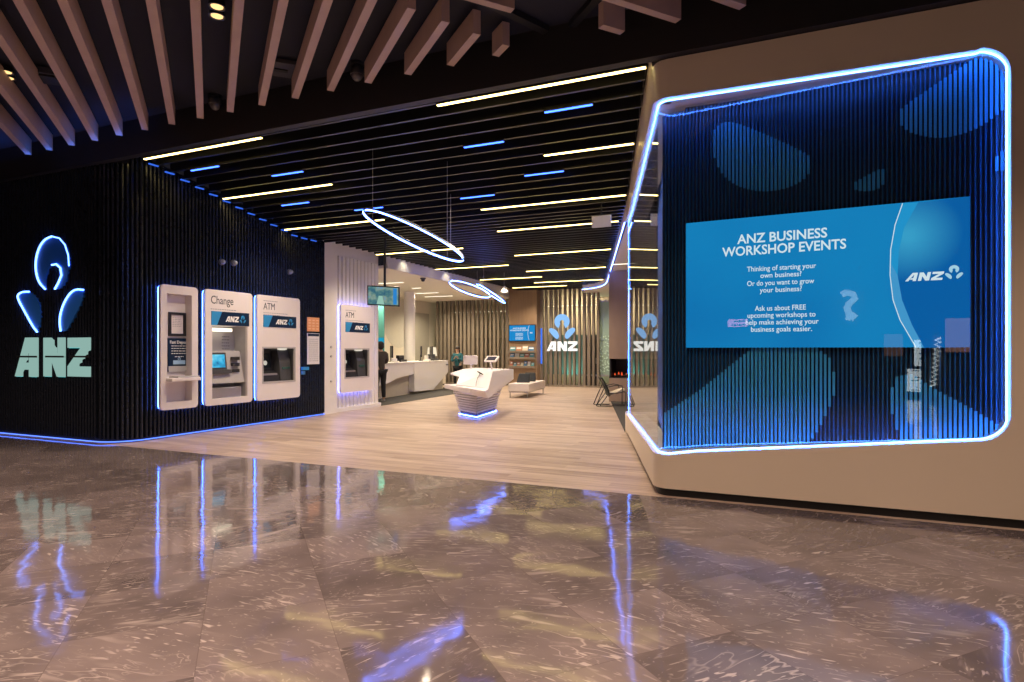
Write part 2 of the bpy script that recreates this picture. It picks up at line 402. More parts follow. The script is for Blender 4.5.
# ------------------------------------------------------------------ linear ceiling lights
def warm_light(lbl, y, xa, xb, px=True):
    z = CZ(y)-.002
    a = on_y(xa, 200, y).x; b = on_y(xb, 200, y).x
    a = max(a, -9.58)
    t = thing('linear_light', lbl, 'ceiling light', (a, y, z), 'warm linear lights in the black ceiling')
    MB().span((a, y-.03, z-.022), (b, y+.03, z)).obj('housing', BLK2, t)
    MB().span((a+.01, y-.018, z-.034), (b-.01, y+.018, z-.020)).obj('diffuser', WARM, t)
warm_light('warm light strip under the shop header, short one ending at the dark ribbed wall', 6.83, 139.4, 261.9)
warm_light('longest warm light strip under the shop header, ending at the cream display case', 6.83, 436.9, 646.6)
warm_light('warm light strip touching the ribbed wall, second from the header', 8.402, 218.4, 332)
warm_light('warm light strip second from the header, ending at the display case', 8.402, 543.7, 634.4)
warm_light('warm light strip touching the ribbed wall, third from the header', 9.974, 279, 384.2)
warm_light('long warm light strip third from the header, beside the display case', 9.974, 481, 626.3)
warm_light('warm light strip running behind the small square hanging panel', 11.55, 497.2, 618.7)
warm_light('warm light strip crossing behind the large blue ring', 13.12, 376, 463.1)
warm_light('warm light strip in front of the brown fireplace column, nearer one', 14.69, 514.3, 611)
warm_light('warm light strip starting over the first light scallop of the white ceiling edge', 16.26, 433.5, 508.6)
warm_light('warm light strip before the fireplace column, second deeper one', 17.8, 526, 605.9)
warm_light('warm light strip reaching right from the conical pendant cord', 19.3, 480, 542)
warm_light('deepest warm light strip above the logo screen', 20.9, 534, 603)
warm_light('short warm light strip right above the brochure column', 22.3, 508.6, 566.8)
def blue_light(lbl, xa, ya, xb, yb):
    r = ray((xa+xb)/2, (ya+yb)/2); d = (4.72+.19*6.83-EYE)/(r.z+.19*r.y)
    y = r.y*d; y = 6.83+bdx*round((y-6.83)/bdx)
    if y > 10.4: y = 6.83+bdx*round((r.y*(4.04-EYE)/r.z-6.83)/bdx)
    z = CZ(y)-.002; a = on_y(xa, 0, y).x; b = on_y(xb, 0, y).x
    t = thing('linear_light', lbl, 'ceiling light', (a, y, z), 'short blue lights in the black ceiling')
    MB().span((a, y-.03, z-.022), (b, y+.03, z)).obj('housing', BLK2, t)
    MB().span((a+.008, y-.014, z-.034), (b-.008, y+.014, z-.020)).obj('diffuser', BLUE3, t)
blue_light('short blue light bar nearest the corner of the dark ribbed wall', 191, 166.5, 219, 162.3)
blue_light('short blue light bar between the first two warm strips, away from the wall', 272, 172, 303, 167)
blue_light('short blue light bar just past the second warm strip by the wall', 281.5, 202.5, 309, 199)
blue_light('short blue light bar at the tip of the large blue ring', 354.4, 207.7, 383, 204.5)
blue_light('largest blue light bar, just behind the long header strip', 544.2, 107.7, 593, 99)
blue_light('blue light bar alone in the middle of the black ceiling', 463.8, 143, 504, 137)
blue_light('blue light bar between the second and third warm strips by the case', 524.3, 172.6, 564, 167.6)
blue_light('blue light bar left of the tip of the third warm strip by the case', 460.3, 195.8, 494.5, 192)
# ------------------------------------------------------------------ timber beams under the mall ceiling
bz0, bz1 = 4.80, 5.05
D1 = Vector((-.763, .647, 0)); D2 = Vector((.640, .768, 0))
def beam(lbl, far, near, wid=.085):
    d = (far-near).normalized(); s = Vector((-d.y, d.x, 0))*wid/2
    if s.x < 0: s = -s
    MBb = MB().hexa([near-s, near+s, far+s, far-s], [q+Vector((0, 0, bz1-bz0)) for q in (near-s, near+s, far+s, far-s)])
    o = MBb.obj('timber_beam', TIMB); tag(o, lbl, 'ceiling beam', 'timber beams under the mall ceiling')
NAMES = ['shortest pale timber beam, last of the row by the header middle', 'second shortest pale timber beam of the row', 'third shortest pale timber beam of the row', 'pale timber beam to the right of the right dome camera', 'pale timber beam just left of the right dome camera',
         'pale timber beam between the dome cameras, nearer the right one', 'pale timber beam just right of the left dome camera', 'pale timber beam just left of the left dome camera', 'pale timber beam passing left of the pair of ceiling downlights',
         'pale timber beam third left from the pair of top downlights', 'pale timber beam fourth left from the pair of top downlights', 'pale timber beam right of the ceiling grille with blue glow', 'pale timber beam crossing before the far left downlights',
         'pale timber beam third from the left picture edge', 'pale timber beam second from the left picture edge', 'pale timber beam at the far left picture edge']
for i in range(16):
    fx = -2.86-.574*i; far = Vector((fx+.02, 6.13, bz0))
    # near ends lie on a straight cut across the row
    # solve near = far - D1*t on the cut line through (-2.65,5.96) along (.53,.965)
    P0 = Vector((-2.65, 5.93, bz0)); cd = Vector((.30, .954, 0)) if False else Vector((.53, .965, 0))
    q = P0-far; den = (-D1.x)*cd.y-(-D1.y)*cd.x
    t = (q.x*cd.y-q.y*cd.x)/den
    near = far-D1*min(t, 9.0)
    beam(NAMES[i], far, near)
N2 = ['stubby pale timber beam above the long header strip end', 'pale timber beam slanting above the top of the display case', 'short tip of pale timber beam at the top right', 'pale timber beam beyond the top right corner of the case']
for i, (fx, ln) in enumerate(((-1.43, .27), (-.87, 1.9), (-.27, 2.6), (.33, 3.0))):
    far = Vector((fx, 6.2, bz0)); beam(N2[i], far, far-D2*ln)
beam('pale timber beam tip at the top edge left of the dark track', Vector((-2.31, 5.38, bz0)), Vector((-2.31, 5.38, bz0))-D2*2.4)
tk = MB(); a = on_z(504, 12.5, 5.05); b = on_z(546, 33, 5.05); dv = (b-a).normalized(); a = a-dv*1.6
s = Vector((-dv.y, dv.x, 0))*.05
tag(tk.hexa([a-s, a+s, b+s, b-s], [q+Vector((0, 0, .06)) for q in (a-s, a+s, b+s, b-s)]).obj('ceiling_track', BLACK), 'black ceiling track running diagonally between the two rows of beams', 'ceiling track')
tk = MB(); a = on_z(572, 28, 5.05); b = on_z(597, 0, 5.05); dv = (b-a).normalized(); b = b+dv*.4; s = Vector((-dv.y, dv.x, 0))*.04
tag(tk.hexa([a-s, a+s, b+s, b-s], [q+Vector((0, 0, .06)) for q in (a-s, a+s, b+s, b-s)]).obj('ceiling_track', BLACK), 'black ceiling track left of the stubby beam above the header', 'ceiling track')
# downlights in pairs
DLW = glow('downlight_lens', (1.0, .62, .25), 1.6)
def downlight(lbl, p):
    t = thing('downlight', lbl, 'downlight', p, 'round downlights in the mall ceiling')
    MB().lathe((p[0], p[1], p[2]-.05), [(.075, .06), (.085, 0), (.07, 0), (.062, .03)]).obj('trim_ring', BLK2, t, True)
    MB().lathe((p[0], p[1], p[2]-.046), [(.058, 0), (.06, .02)]).obj('lens', DLW, t, True)
for (x, y, l) in ((217, 2.5, 'round warm downlight at the top edge, upper of the pair'), (217, 12, 'round warm downlight at the top edge, lower of the pair'), (6, 68.5, 'round warm downlight at far left, upper of its pair'), (8, 74.5, 'round warm downlight at far left, lower of its pair')):
    downlight(l, on_z(x, y, 5.08))
def dome(lbl, x, y, ytop):
    d = .9184*0+6.2/ray(x, y).y; p = at_d(x, y, d); t = thing('dome_camera', lbl, 'security camera', p, 'dome cameras below the mall ceiling')
    q = p+Vector((0, 0, .06))
    MB().lathe((q.x, q.y, 5.12), [(.085, 0), (.085, -.03), (.03, -.05), (.028, -(5.12-q.z-.12))]).obj('pole', BLK2, t, True)
    MB().lathe(q, [(.03, .13), (.075, .09), (.085, .03), (.085, 0)]).obj('housing', DGREY, t, True)
    MB().lathe(q, [(.075, 0), (.07, -.03), (.05, -.06), (.02, -.078), (.0, -.08)]).obj('dome', mat('smoked_dome', (.10, .09, .10), .08, spec=.8), t, True)
dome('black dome camera on a short pole, left one under the beams', 215, 109, 85)
dome('black dome camera on a short pole, right one under the beams', 357, 80, 55)
gp = on_z(45, 75, 5.06); g = thing('ceiling_speaker', 'dark square ceiling unit between beams in the blue glow', 'ceiling unit', gp)
MB().box(gp, (.35, .35, .08), .8).obj('body', mat('dark_blue_grey', (.05, .05, .07), .6), g); MB().box(gp+Vector((0, 0, -.05)), (.27, .27, .03), .8).obj('grille', BLACK, g)
gp = on_z(281, 68, 5.08); g = thing('ceiling_vent', 'dark square air vent with a slot beside the left dome camera', 'vent', gp)
MB().box(gp, (.42, .42, .05), .8).obj('frame', mat('vent_grey', (.06, .055, .065), .6), g); MB().box(gp+Vector((0, 0, -.03)), (.16, .07, .02), .8).obj('slot', BLACK, g)
# ------------------------------------------------------------------ left: dark ribbed wall with a rounded corner
WX = -9.7
PITCH = .0745
K = dict(dep=(7.135, 7.867, .495, 2.658), chg=(8.015, 9.122, .495, 2.658), atm=(9.238, 10.452, .495, 2.658))
FW = Fr((WX, 0, 0), (0, 1, 0))          # a = world Y, b = Z, n = +X
FF = Fr((0, 6.45, 0), (1, 0, 0))        # a = world X, b = Z, n = -Y
path = []
x = -16.0
while x < -10.2: path.append((x, 6.45, 0.0, -1.0)); x += PITCH
for i in range(1, 11):
    t = math.radians(-90+90*i/11); path.append((-10.2+.5*math.cos(t), 6.95+.5*math.sin(t), math.cos(t), math.sin(t)))
y = 6.97
while y < 11.38: path.append((WX, y, 1.0, 0.0)); y += PITCH
rb = MB()
def rib(px, py, nx, ny, z0, z1, dep=.038, w=.058):
    tx, ty = -ny, nx
    prof = [(-w/2, -.03), (-w/2, .0), (-w*.32, dep*.75), (0, dep), (w*.32, dep*.75), (w/2, 0), (w/2, -.03)]
    q = lambda z: [(px+tx*a+nx*(b-dep), py+ty*a+ny*(b-dep), z) for a, b in prof]
    rb.hexa(q(z0), q(z1))
for (px, py, nx, ny) in path:
    segs = [(.06, CZ(py)+.05 if py > 6.7 else 4.6)]
    if nx == 1.0:
        for (a, b, z0, z1) in K.values():
            if a+.03 < py < b-.03: segs = [(.06, z0+.03), (z1-.03, CZ(py)+.05)]
    for s0, s1 in segs: rib(px, py, nx, ny, s0, s1)
struct(rb.obj('wall_left', RIBM, smooth=True))
bkw = MB()
hol = [[(a+.06, z0+.06), (b-.06, z0+.06), (b-.06, z1-.06), (a+.06, z1-.06)] for (a, b, z0, z1) in K.values()]
bkw.prism(FW, [[(6.95, 0), (11.4, 0), (11.4, 4.1), (10.4, 4.2), (6.95, 4.8)]]+hol, -.12, -.058)
bkw.span((-16, 6.508, 0), (-10.2, 6.57, 4.8))
for i in range(10):
    t0, t1 = math.radians(-90+9*i), math.radians(-90+9*i+9)
    q = lambda r, t, z: (-10.2+r*math.cos(t), 6.95+r*math.sin(t), z)
    bkw.hexa([q(.38, t0, 0), q(.442, t0, 0), q(.442, t1, 0), q(.38, t1, 0)], [q(.38, t0, 4.75), q(.442, t0, 4.75), q(.442, t1, 4.75), q(.38, t1, 4.75)])
struct(bkw.obj('wall_left_backing', BLACK))
# glowing line along the foot of the wall, and the dotted line at its head
p = [(-15.9, 6.43, .03), (-10.2, 6.43, .03)]+[(-10.2+.52*math.cos(math.radians(t)), 6.95+.52*math.sin(math.radians(t)), .03) for t in range(-80, 1, 10)]+[(-9.68, 11.35, .03)]
tag(MB().tube([Vector(q) for q in p], .009, seg=6).obj('led_strip', glow('blue_foot_tube', (.09, .19, 1.0), 2.6)), 'thin blue light line along the foot of the dark ribbed wall', 'light strip')
hb = thing('led_strip', 'dashed blue light line at the top of the ribbed wall above the machines', 'light strip', (-9.655, 7.0, CZ(7)))
y = 7.05
while y < 11.2:
    MB().box((-9.655, y, CZ(y)-.01), (.03, .17, .02)).obj('light_dash', glow('dim_blue_tube', (.05, .18, 1.0), .8), hb); y += .30
tag(MB().span((-16, 6.39, 4.585), (-10.1, 6.41, 4.60)).obj('led_strip', glow('dim_blue_tube2', (.04, .15, 1.0), .7)), 'dim blue light line over the lettering wall under the header', 'light strip')
# big lit logo on the front of the ribbed wall
Z1 = lambda x, y: (x/2.728, 200+y/2.728)
def fpts(l): return [FF.inv(*Z1(*q), c=.03) for q in l]
def jag(loop, st=.075):
    """Cut the loop's edges into steps the width of a rib."""
    out = []
    n = len(loop)
    for i in range(n):
        a, b = loop[i], loop[(i+1) % n]
        out.append(a)
        if b[1] < a[1] and False: pass
    return out
sg = thing('logo_sign', 'large lit flower emblem and three letters set in the dark ribbed wall', 'sign', tuple(FF.p(-11.7, 1.0, .02)))
PETF = mat('petal_face_blue', (.02, .16, .60), .4)
def stepped(loop, px):
    """Right-hand outline broken into rib-wide notches."""
    res = []
    n = len(loop)
    L = len(loop)
    for i in range(L):
        a, b = loop[i], loop[(i+1) % L]
        m = max(1, int(abs(b[1]-a[1])/px))
        for k in range(m):
            t = k/m; x = a[0]+(b[0]-a[0])*t; y = a[1]+(b[1]-a[1])*t
            res.append((x, y))
            if b[1] > a[1] and x > min(q[0] for q in loop)+.5*(max(q[0] for q in loop)-min(q[0] for q in loop)):
                t2 = (k+.6)/m; res.append((a[0]+(b[0]-a[0])*t2-.022, a[1]+(b[1]-a[1])*t2))
    return res
head_o = [(122, 243), (104, 225), (95, 190), (97, 155), (107, 125), (122, 106), (140, 99), (160, 104), (175, 122), (184, 150), (186, 180), (182, 205), (174, 228), (160, 243), (148, 243), (158, 225), (166, 205), (163, 185), (152, 175), (140, 177), (128, 188), (122, 210)]
left_o = [(100, 360), (88, 345), (66, 305), (48, 272), (46, 258), (60, 250), (78, 250), (94, 262), (106, 285), (110, 312), (107, 340)]
right_o = [(164, 358), (161, 335), (163, 310), (172, 282), (188, 255), (205, 243), (226, 245), (224, 268), (214, 292), (202, 315), (190, 335), (178, 358)]
def sub(loop_px, edge_from, edge_to, nm, lblx):
    lp = smooth_loop(fpts(loop_px)[::-1], 1)
    o = MB().prism(FF, [stepped(lp, .075)], -.045, .012).obj('petal', PETF, sg)
    pl_ = fpts(loop_px[edge_from:edge_to])
    for _ in range(2):
        q_ = [pl_[0]]
        for a_, b_ in zip(pl_, pl_[1:]): q_ += [(a_[0]*.75+b_[0]*.25, a_[1]*.75+b_[1]*.25), (a_[0]*.25+b_[0]*.75, a_[1]*.25+b_[1]*.75)]
        pl_ = q_+[pl_[-1]]
    ln = [FF.p(*q, .022) for q in pl_]
    MB().tube(ln, .015, seg=8).obj('glow_tube', glow('petal_tube', (.11, .26, 1.0), 7), o, True)
    return o
sub(head_o, 0, 7, 'p', ''); sub(left_o, 0, 7, 'p', ''); sub(right_o, 0, 7, 'p', '')
MB().tube([FF.p(*q, .022) for q in fpts(head_o[14:20])], .015, seg=8).obj('glow_tube', MATS['petal_tube'], sg, True)
MB().tube([FF.p(*q, .018) for q in fpts(head_o[6:11])], .010, seg=8).obj('glow_tube', MATS['petal_tube'], sg, True)
LETM = glow('letter_face', (.46, .76, .68), .58)
for nm, x0, x1, L in (('A', 40, 97, LET_A), ('N', 118, 174, LET_N), ('Z', 184, 243, LET_Z)):
    (a0, b0), (a1, b1) = FF.inv(*Z1(x0, 481), c=.03), FF.inv(*Z1(x1, 375), c=.03)
    m = MB(); mm = MB()
    for i, pl in enumerate(L):
        m.prism(FF, [[(a0+u*(a1-a0), b0+v*(b1-b0)) for u, v in pl]], -.045, .03+.0006*i)
        if i < 2: mm.prism(FF, [[(a0+u*(a1-a0)-.012, b0+v*(b1-b0)-.006) for u, v in pl]], -.05, .0)
    o = m.obj('letter', LETM, sg); mm.obj('glow_edge', glow('letter_edge', (.10, .75, .80), .9), o)
    MB().fbox(FF, a0+.06, a1, b0+.49*(b1-b0), b0+.535*(b1-b0), .005, .036).obj('slit', BLACK, o)
# ------------------------------------------------------------------ machines set in the ribbed wall
def panel(root, fr, w, h, hole, th=.055, r=.07, m=PINKW, c=.0, halo=BLUE2, hw=.005):
    loops = [rrect(0, 0, w, h, r)]
    if hole: loops.append([(hole[0], hole[1]), (hole[2], hole[1]), (hole[2], hole[3]), (hole[0], hole[3])])
    MB().prism(fr, loops, c, c+th).obj('fascia', m, root)
    MB().tube([fr.p(a, b, c-.026) for a, b in rrect(.012, .012, w-.012, h-.012, r)], hw, True, 6).obj('halo_light', halo, root)
def recess(root, fr, hole, dep, m, name='recess'):
    a0, b0, a1, b1 = hole; t = .02; mb = MB()
    mb.fbox(fr, a0-t, a1+t, b0-t, b1+t, -dep-t, -dep)
    mb.fbox(fr, a0-t, a0, b0, b1, -dep, .0); mb.fbox(fr, a1, a1+t, b0, b1, -dep, .0)
    mb.fbox(fr, a0-t, a1+t, b0-t, b0, -dep, .0); mb.fbox(fr, a0-t, a1+t, b1, b1+t, -dep, .0)
    return mb.obj(name, m, root)
def inkline(mb, fr, a0, a1, b, h, c):
    """A line of print too small to read: short dashes like words."""
    a = a0; rnd = random.Random(int(a0*1000+b*777))
    while a < a1:
        w = rnd.uniform(.025, .06); mb.fbox(fr, a, min(a+w, a1), b, b+h, c, c+.001); a += w+.012
    return mb
def nameplate(root, fr, a0, b0, a1, b1, c):
    o = MB().fbox(fr, a0, a1, b0, b1, c, c+.006).obj('name_plate', NAVY, root)
    w, h = a1-a0, b1-b0
    MB().prism(fr, [[(a0, b0), (a0+.14*w, b0), (a0+.27*w, b1), (a0, b1)]], c+.006, c+.008).obj('corner_flash', SKYB, o)
    letters(MB(), fr, a0+.36*w, b0+.27*h, .34*w, .42*h, c+.006, c+.009, .12).obj('lettering', WPRINT, o)
    flower(MB(), fr, a0+.73*w, b0+.22*h, .18*w, .58*h, c+.006, c+.009).obj('emblem', SKYB, o)
CW = WX+.05
# deposit unit
y0, y1, z0, z1 = K['dep']; fr = Fr((CW, y0, z0), (0, 1, 0)); w, h = y1-y0, z1-z0
dep = thing('deposit_point', 'white rounded wall unit with framed notice, dark poster and ledge, nearest the corner', 'deposit unit', (CW, (y0+y1)/2, z0), 'lit bank machines along the wall')
fp_ = fr.moved(0, 0, .055); q0 = fp_.inv(166.7, 402); q1 = fp_.inv(191.8, 295.5)
ho = (q0[0], .13, q1[0], q1[1]); panel(dep, fr, w, h, ho); recess(dep, fr, ho, .11, PINKW)
fb = fr.moved(0, 0, -.11)
q0 = fb.inv(168, 336); q1 = fb.inv(185, 313)
o = MB().prism(fb, [[(q0[0], q0[1]), (q1[0], q0[1]), (q1[0], q1[1]), (q0[0], q1[1])], [(q0[0]+.045, q0[1]+.045), (q1[0]-.045, q0[1]+.045), (q1[0]-.045, q1[1]-.045), (q0[0]+.045, q1[1]-.045)]], 0, .03).obj('notice_frame', BLK2, dep)
pp = MB().fbox(fb, q0[0]+.045, q1[0]-.045, q0[1]+.045, q1[1]-.045, 0, .008).obj('notice_sheet', PINKW, o)
m = MB()
for i in range(6): inkline(m, fb, q0[0]+.08, q1[0]-.08, q1[1]-.10-.03*i, .008, .008)
m.obj('print', GINK, o)
q0 = fb.inv(167.5, 372); q1 = fb.inv(189, 338.5)
w2 = q1[0]-q0[0]; h2 = q1[1]-q0[1]
o = MB().fbox(fb, q0[0], q1[0], q0[1], q1[1], 0, .02).obj('poster', NAVY, dep)
m = words(MB(), fb, 'Fast Deposit', q0[0]+w2*.5, q1[1]-h2*.16, h2*.13, 'CENTER', .012, .001, width=w2*.86, c=.02)
for i in range(4): inkline(m, fb, q0[0]+w2*.14, q1[0]-w2*.14, q1[1]-h2*(.24+.075*i), h2*.02, .02)
inkline(m, fb, q0[0]+w2*.3, q1[0]-w2*.3, q0[1]+h2*.44, h2*.02, .02)
m.obj('lettering', WPRINT, o)
m = MB().fbox(fb, q0[0]+w2*.22, q1[0]-w2*.22, q0[1]+h2*.22, q0[1]+h2*.34, .02, .022); flower(m, fb, q0[0]+w2*.42, q0[1]+h2*.35, w2*.16, h2*.09, .02, .022); m.obj('badge', mat('pale_blue_print', (.35, .55, .8), .5), o)
MB().fbox(fb, q0[0], q1[0], q0[1], q0[1]+h2*.17, .02, .03).obj('poster_foot', GREY, o)
s0 = fr.inv(164, 379, .1)
o = MB().fbox(fr, ho[0]-.01, ho[2]+.08, s0[1]-.05, s0[1]+.01, -.10, .20).obj('ledge', PINKW, dep, bevel=.01)
MB().fbox(fr, ho[0]+.12, ho[2]+.06, s0[1]+.01, s0[1]+.035, -.05, .18).obj('slip_tray', GREY, o, bevel=.005)
# change machine
y0, y1, z0, z1 = K['chg']; fr = Fr((CW, y0, z0), (0, 1, 0)); w, h = y1-y0, z1-z0
chg = thing('change_machine', 'white rounded coin change machine with tall lit grey recess and blue screen', 'change machine', (CW, (y0+y1)/2, z0), 'lit bank machines along the wall')
fp_ = fr.moved(0, 0, .055); q0 = fp_.inv(212.3, 396.7); q1 = fp_.inv(247.5, 327.0)
ho = (q0[0], .12, q1[0], q1[1]); panel(chg, fr, w, h, ho); recess(chg, fr, ho, .30, GREY)
q0 = fp_.inv(210.6, 303.3); q1 = fp_.inv(233, 296.3); words(MB(), fr, 'Change', q0[0], q0[1], .215, 'LEFT', .003, .001, c=.055, width=q1[0]-q0[0]).obj('lettering', INK, chg)
inkline(MB(), fr, q0[0], q0[0]+.58, q0[1]-.11, .016, .055).obj('small_print', GINK, chg)
q0 = fp_.inv(211.2, 324.8); q1 = fp_.inv(249.0, 313.5); nameplate(chg, fr, q0[0], q0[1], q1[0], q1[1], .055)
MB().fbox(fr, ho[0]+.03, ho[2]-.25, ho[3]-.10, ho[3]-.04, -.20, -.08).obj('canopy_light', WARMWH, chg)
b = MB().fbox(fr, ho[0], ho[2], ho[1]+.28, 1.02, -.30, -.14).prism(Fr(fr.p(0, 0, 0), fr.n, fr.v), [[(-.14, ho[1]+.28), (-.02, ho[1]+.28), (-.07, .62), (-.14, 1.02)]], -ho[2], -ho[0]); b.obj('machine_body', GREY, chg)
MB().fbox(fr, ho[0], ho[2]-.1, ho[1], ho[1]+.20, -.30, .0).obj('coin_bin', STEEL, chg, bevel=.01)
MB().prism(Fr(fr.p(0, 0, 0), fr.n, fr.v), [[(-.132, .72), (-.065, .66), (-.105, .985), (-.132, .985)]], -(ho[0]+.44), -(ho[0]+.02)).obj('screen_bezel', DGREY, chg)
sq = MB(); frs = Fr(fr.p(0, .70, -.066), fr.u, (-.12, 0, 1)); sq.fbox(frs, ho[0]+.06, ho[0]+.40, 0, .25, 0, .006); sq.obj('screen', picture('change_screen', ((.02, .10, .25), (.05, .45, .75), (.25, .75, .9)), 6, 1.0), chg)
MB().fbox(fr, ho[0]+.02, ho[0]+.50, .58, .66, -.15, .0).obj('key_shelf', DGREY, chg, bevel=.005)
m = MB()
for i in range(3): m.fbox(fr, ho[0]+.55, ho[0]+.72, .60+.12*i, .66+.12*i, -.10, -.04)
m.obj('slots', BLK2, chg)
m = MB()
for i in range(5): inkline(m, fr, ho[0]+.52, ho[0]+.7, 1.05+.06*i, .012, -.298)
m.obj('small_print', DGREY, chg)
# ATM in a white rounded panel
def atm(label, fr, w, h, halo, hw, scale=1.0, hole=(.145, .36, 1.075, 1.09)):
    t = thing('cash_machine', label, 'cash machine', fr.p(w/2, 0, 0), 'lit bank machines along the wall')
    sw = w/1.227
    ho = (hole[0]*sw, hole[1], hole[2]*sw, hole[3]); panel(t, fr, w, h, ho, halo=halo, hw=hw); recess(t, fr, ho, .30, DGREY)
    MB().prism(fr, [[(ho[0]-.012, ho[1]-.012), (ho[2]+.012, ho[1]-.012), (ho[2]+.012, ho[3]+.012), (ho[0]-.012, ho[3]+.012)], [(ho[0]+.02, ho[1]+.02), (ho[2]-.02, ho[1]+.02), (ho[2]-.02, ho[3]-.02), (ho[0]+.02, ho[3]-.02)]], .02, .062).obj('recess_frame', GREY, t)
    words(MB(), fr, 'ATM', .17*sw, 1.87, .20, 'LEFT', .0, .001, c=.055, width=.31*sw).obj('lettering', INK, t)
    m = inkline(MB(), fr, .17*sw, .56*sw, 2.04, .016, .055); inkline(m, fr, .17*sw, .85*sw, 1.795, .014, .055); inkline(m, fr, .17*sw, .62*sw, 1.755, .014, .055); m.obj('small_print', GINK, t)
    nameplate(t, fr, .165*sw, 1.51, 1.105*sw, 1.755, .055)
    fs = Fr(fr.p(0, 0, 0), fr.n, fr.v)
    MB().prism(fs, [[(-.29, ho[1]+.02), (-.02, ho[1]+.02), (-.05, ho[1]+.17), (-.19, ho[1]+.24), (-.26, ho[3]-.04), (-.29, ho[3]-.04)]], -(ho[0]+.55*sw), -(ho[0]+.03)).obj('machine_front', BLK2, t, bevel=.008)
    MB().prism(fs, [[(-.29, ho[1]+.02), (-.02, ho[1]+.02), (-.05, ho[1]+.42), (-.12, ho[3]-.06), (-.29, ho[3]-.06)]], -(ho[2]-.03), -(ho[0]+.58*sw)).obj('side_module', DGREY, t, bevel=.008)
    frs = Fr(fr.p(0, ho[1]+.27, -.192), fr.u, Vector((0, 0, 1))*1.0-fr.n*.17)
    MB().fbox(frs, ho[0]+.10*sw, ho[0]+.48*sw, .03, .34, 0, .008).obj('screen', mat('dark_screen', (.02, .03, .035), .08, spec=.8), t)
    MB().fbox(fr, ho[0]+.06, ho[0]+.5*sw, ho[1]+.145, ho[1]+.185, -.12, -.03).obj('key_shelf', STEEL, t, bevel=.006)
    MB().lathe(fr.p(ho[0]+.33*sw, ho[1]+.40, -.212), [(.05, -.02), (.05, .012), (.034, .02)], axis=fr.n).obj('painted_glint', glow('glint_glow', (1, .95, .8), .55), t)  # glowing disc paints a glint on the dark screen; no lamp here
    MB().lathe(fr.p(ho[0]+.75*sw, ho[3]-.045, -.14), [(.10*sw, .03), (.10*sw, 0), (.05, -.012)], axis=(0, 0, 1)).obj('recess_lamp', glow('glint_glow2', (1, .93, .78), .8), t)
    MB().fbox(fr, ho[0]+.64*sw, ho[0]+.86*sw, ho[1]+.27, ho[1]+.31, -.07, -.02).obj('card_slot', mat('green_slot', (.02, .10, .08), .3), t)
    return t
y0, y1, z0, z1 = K['atm']
atm('white rounded cash machine with dark recess on the black ribbed wall', Fr((CW, y0, z0), (0, 1, 0)), y1-y0, z1-z0, BLUE2, .005)
# little wall fittings
def wall_dome(lbl, y, z):
    t = thing('wall_camera', lbl, 'security camera', (WX, y, z), 'small cameras on the ribbed wall')
    MB().lathe((WX+.002, y, z), [(.06, 0), (.06, .03), (.05, .04)], axis=(1, 0, 0)).obj('base', DGREY, t, True)
    MB().lathe((WX+.04, y, z), [(.05, 0), (.046, .03), (.03, .055), (.0, .065)], axis=(1, 0, 0)).obj('dome', mat('clear_dome', (.30, .32, .38), .1, spec=.8), t, True)
wall_dome('small dome camera above the change machine, nearer the corner', 8.458, 3.212)
wall_dome('small dome camera above the change machine, farther from the corner', 8.738, 3.23)
wall_dome('small lone dome camera above the cash machine on the black wall', 10.232, 3.231)
t = thing('wall_notice', 'orange notice sheet on the black ribbed wall beside the cash machine', 'notice', (WX, 10.98, 1.95))
MB().fbox(FW, 10.788, 11.183, 1.955, 2.277, .0, .012).obj('sheet', mat('orange_sheet', (.80, .36, .16), .5), t)
m = MB()
for i in range(4):
    for j in range(3): m.fbox(FW, 10.82+.125*j, 10.90+.125*j, 2.0+.065*i, 2.03+.065*i, .012, .014)
m.obj('print', mat('pale_orange', (.9, .55, .32), .5), t)
t = thing('wall_notice', 'white printed notice sheet below the orange one on the black wall', 'notice', (WX, 10.98, 1.2))
MB().fbox(FW, 10.788, 11.183, 1.205, 1.915, .0, .012).obj('sheet', mat('white_sheet', (.72, .70, .72), .5), t)
MB().fbox(FW, 10.80, 11.17, 1.845, 1.905, .012, .014).obj('heading', NAVY, t)
m = MB()
for i in range(12): inkline(m, FW, 10.83, 11.14, 1.77-.045*i, .014, .012)
m.obj('print', GINK, t)
t = thing('deposit_tag', 'small blue tag sticking out beside the cash machine on the black wall', 'tag', (WX, 10.62, 1.1))
MB().fbox(FW, 10.60, 10.80, 1.08, 1.15, .0, .05).obj('plate', SKYB, t); MB().fbox(FW, 10.60, 10.70, .98, 1.06, .0, .03).obj('holder', mat('mid_blue', (.05, .2, .45), .4), t)
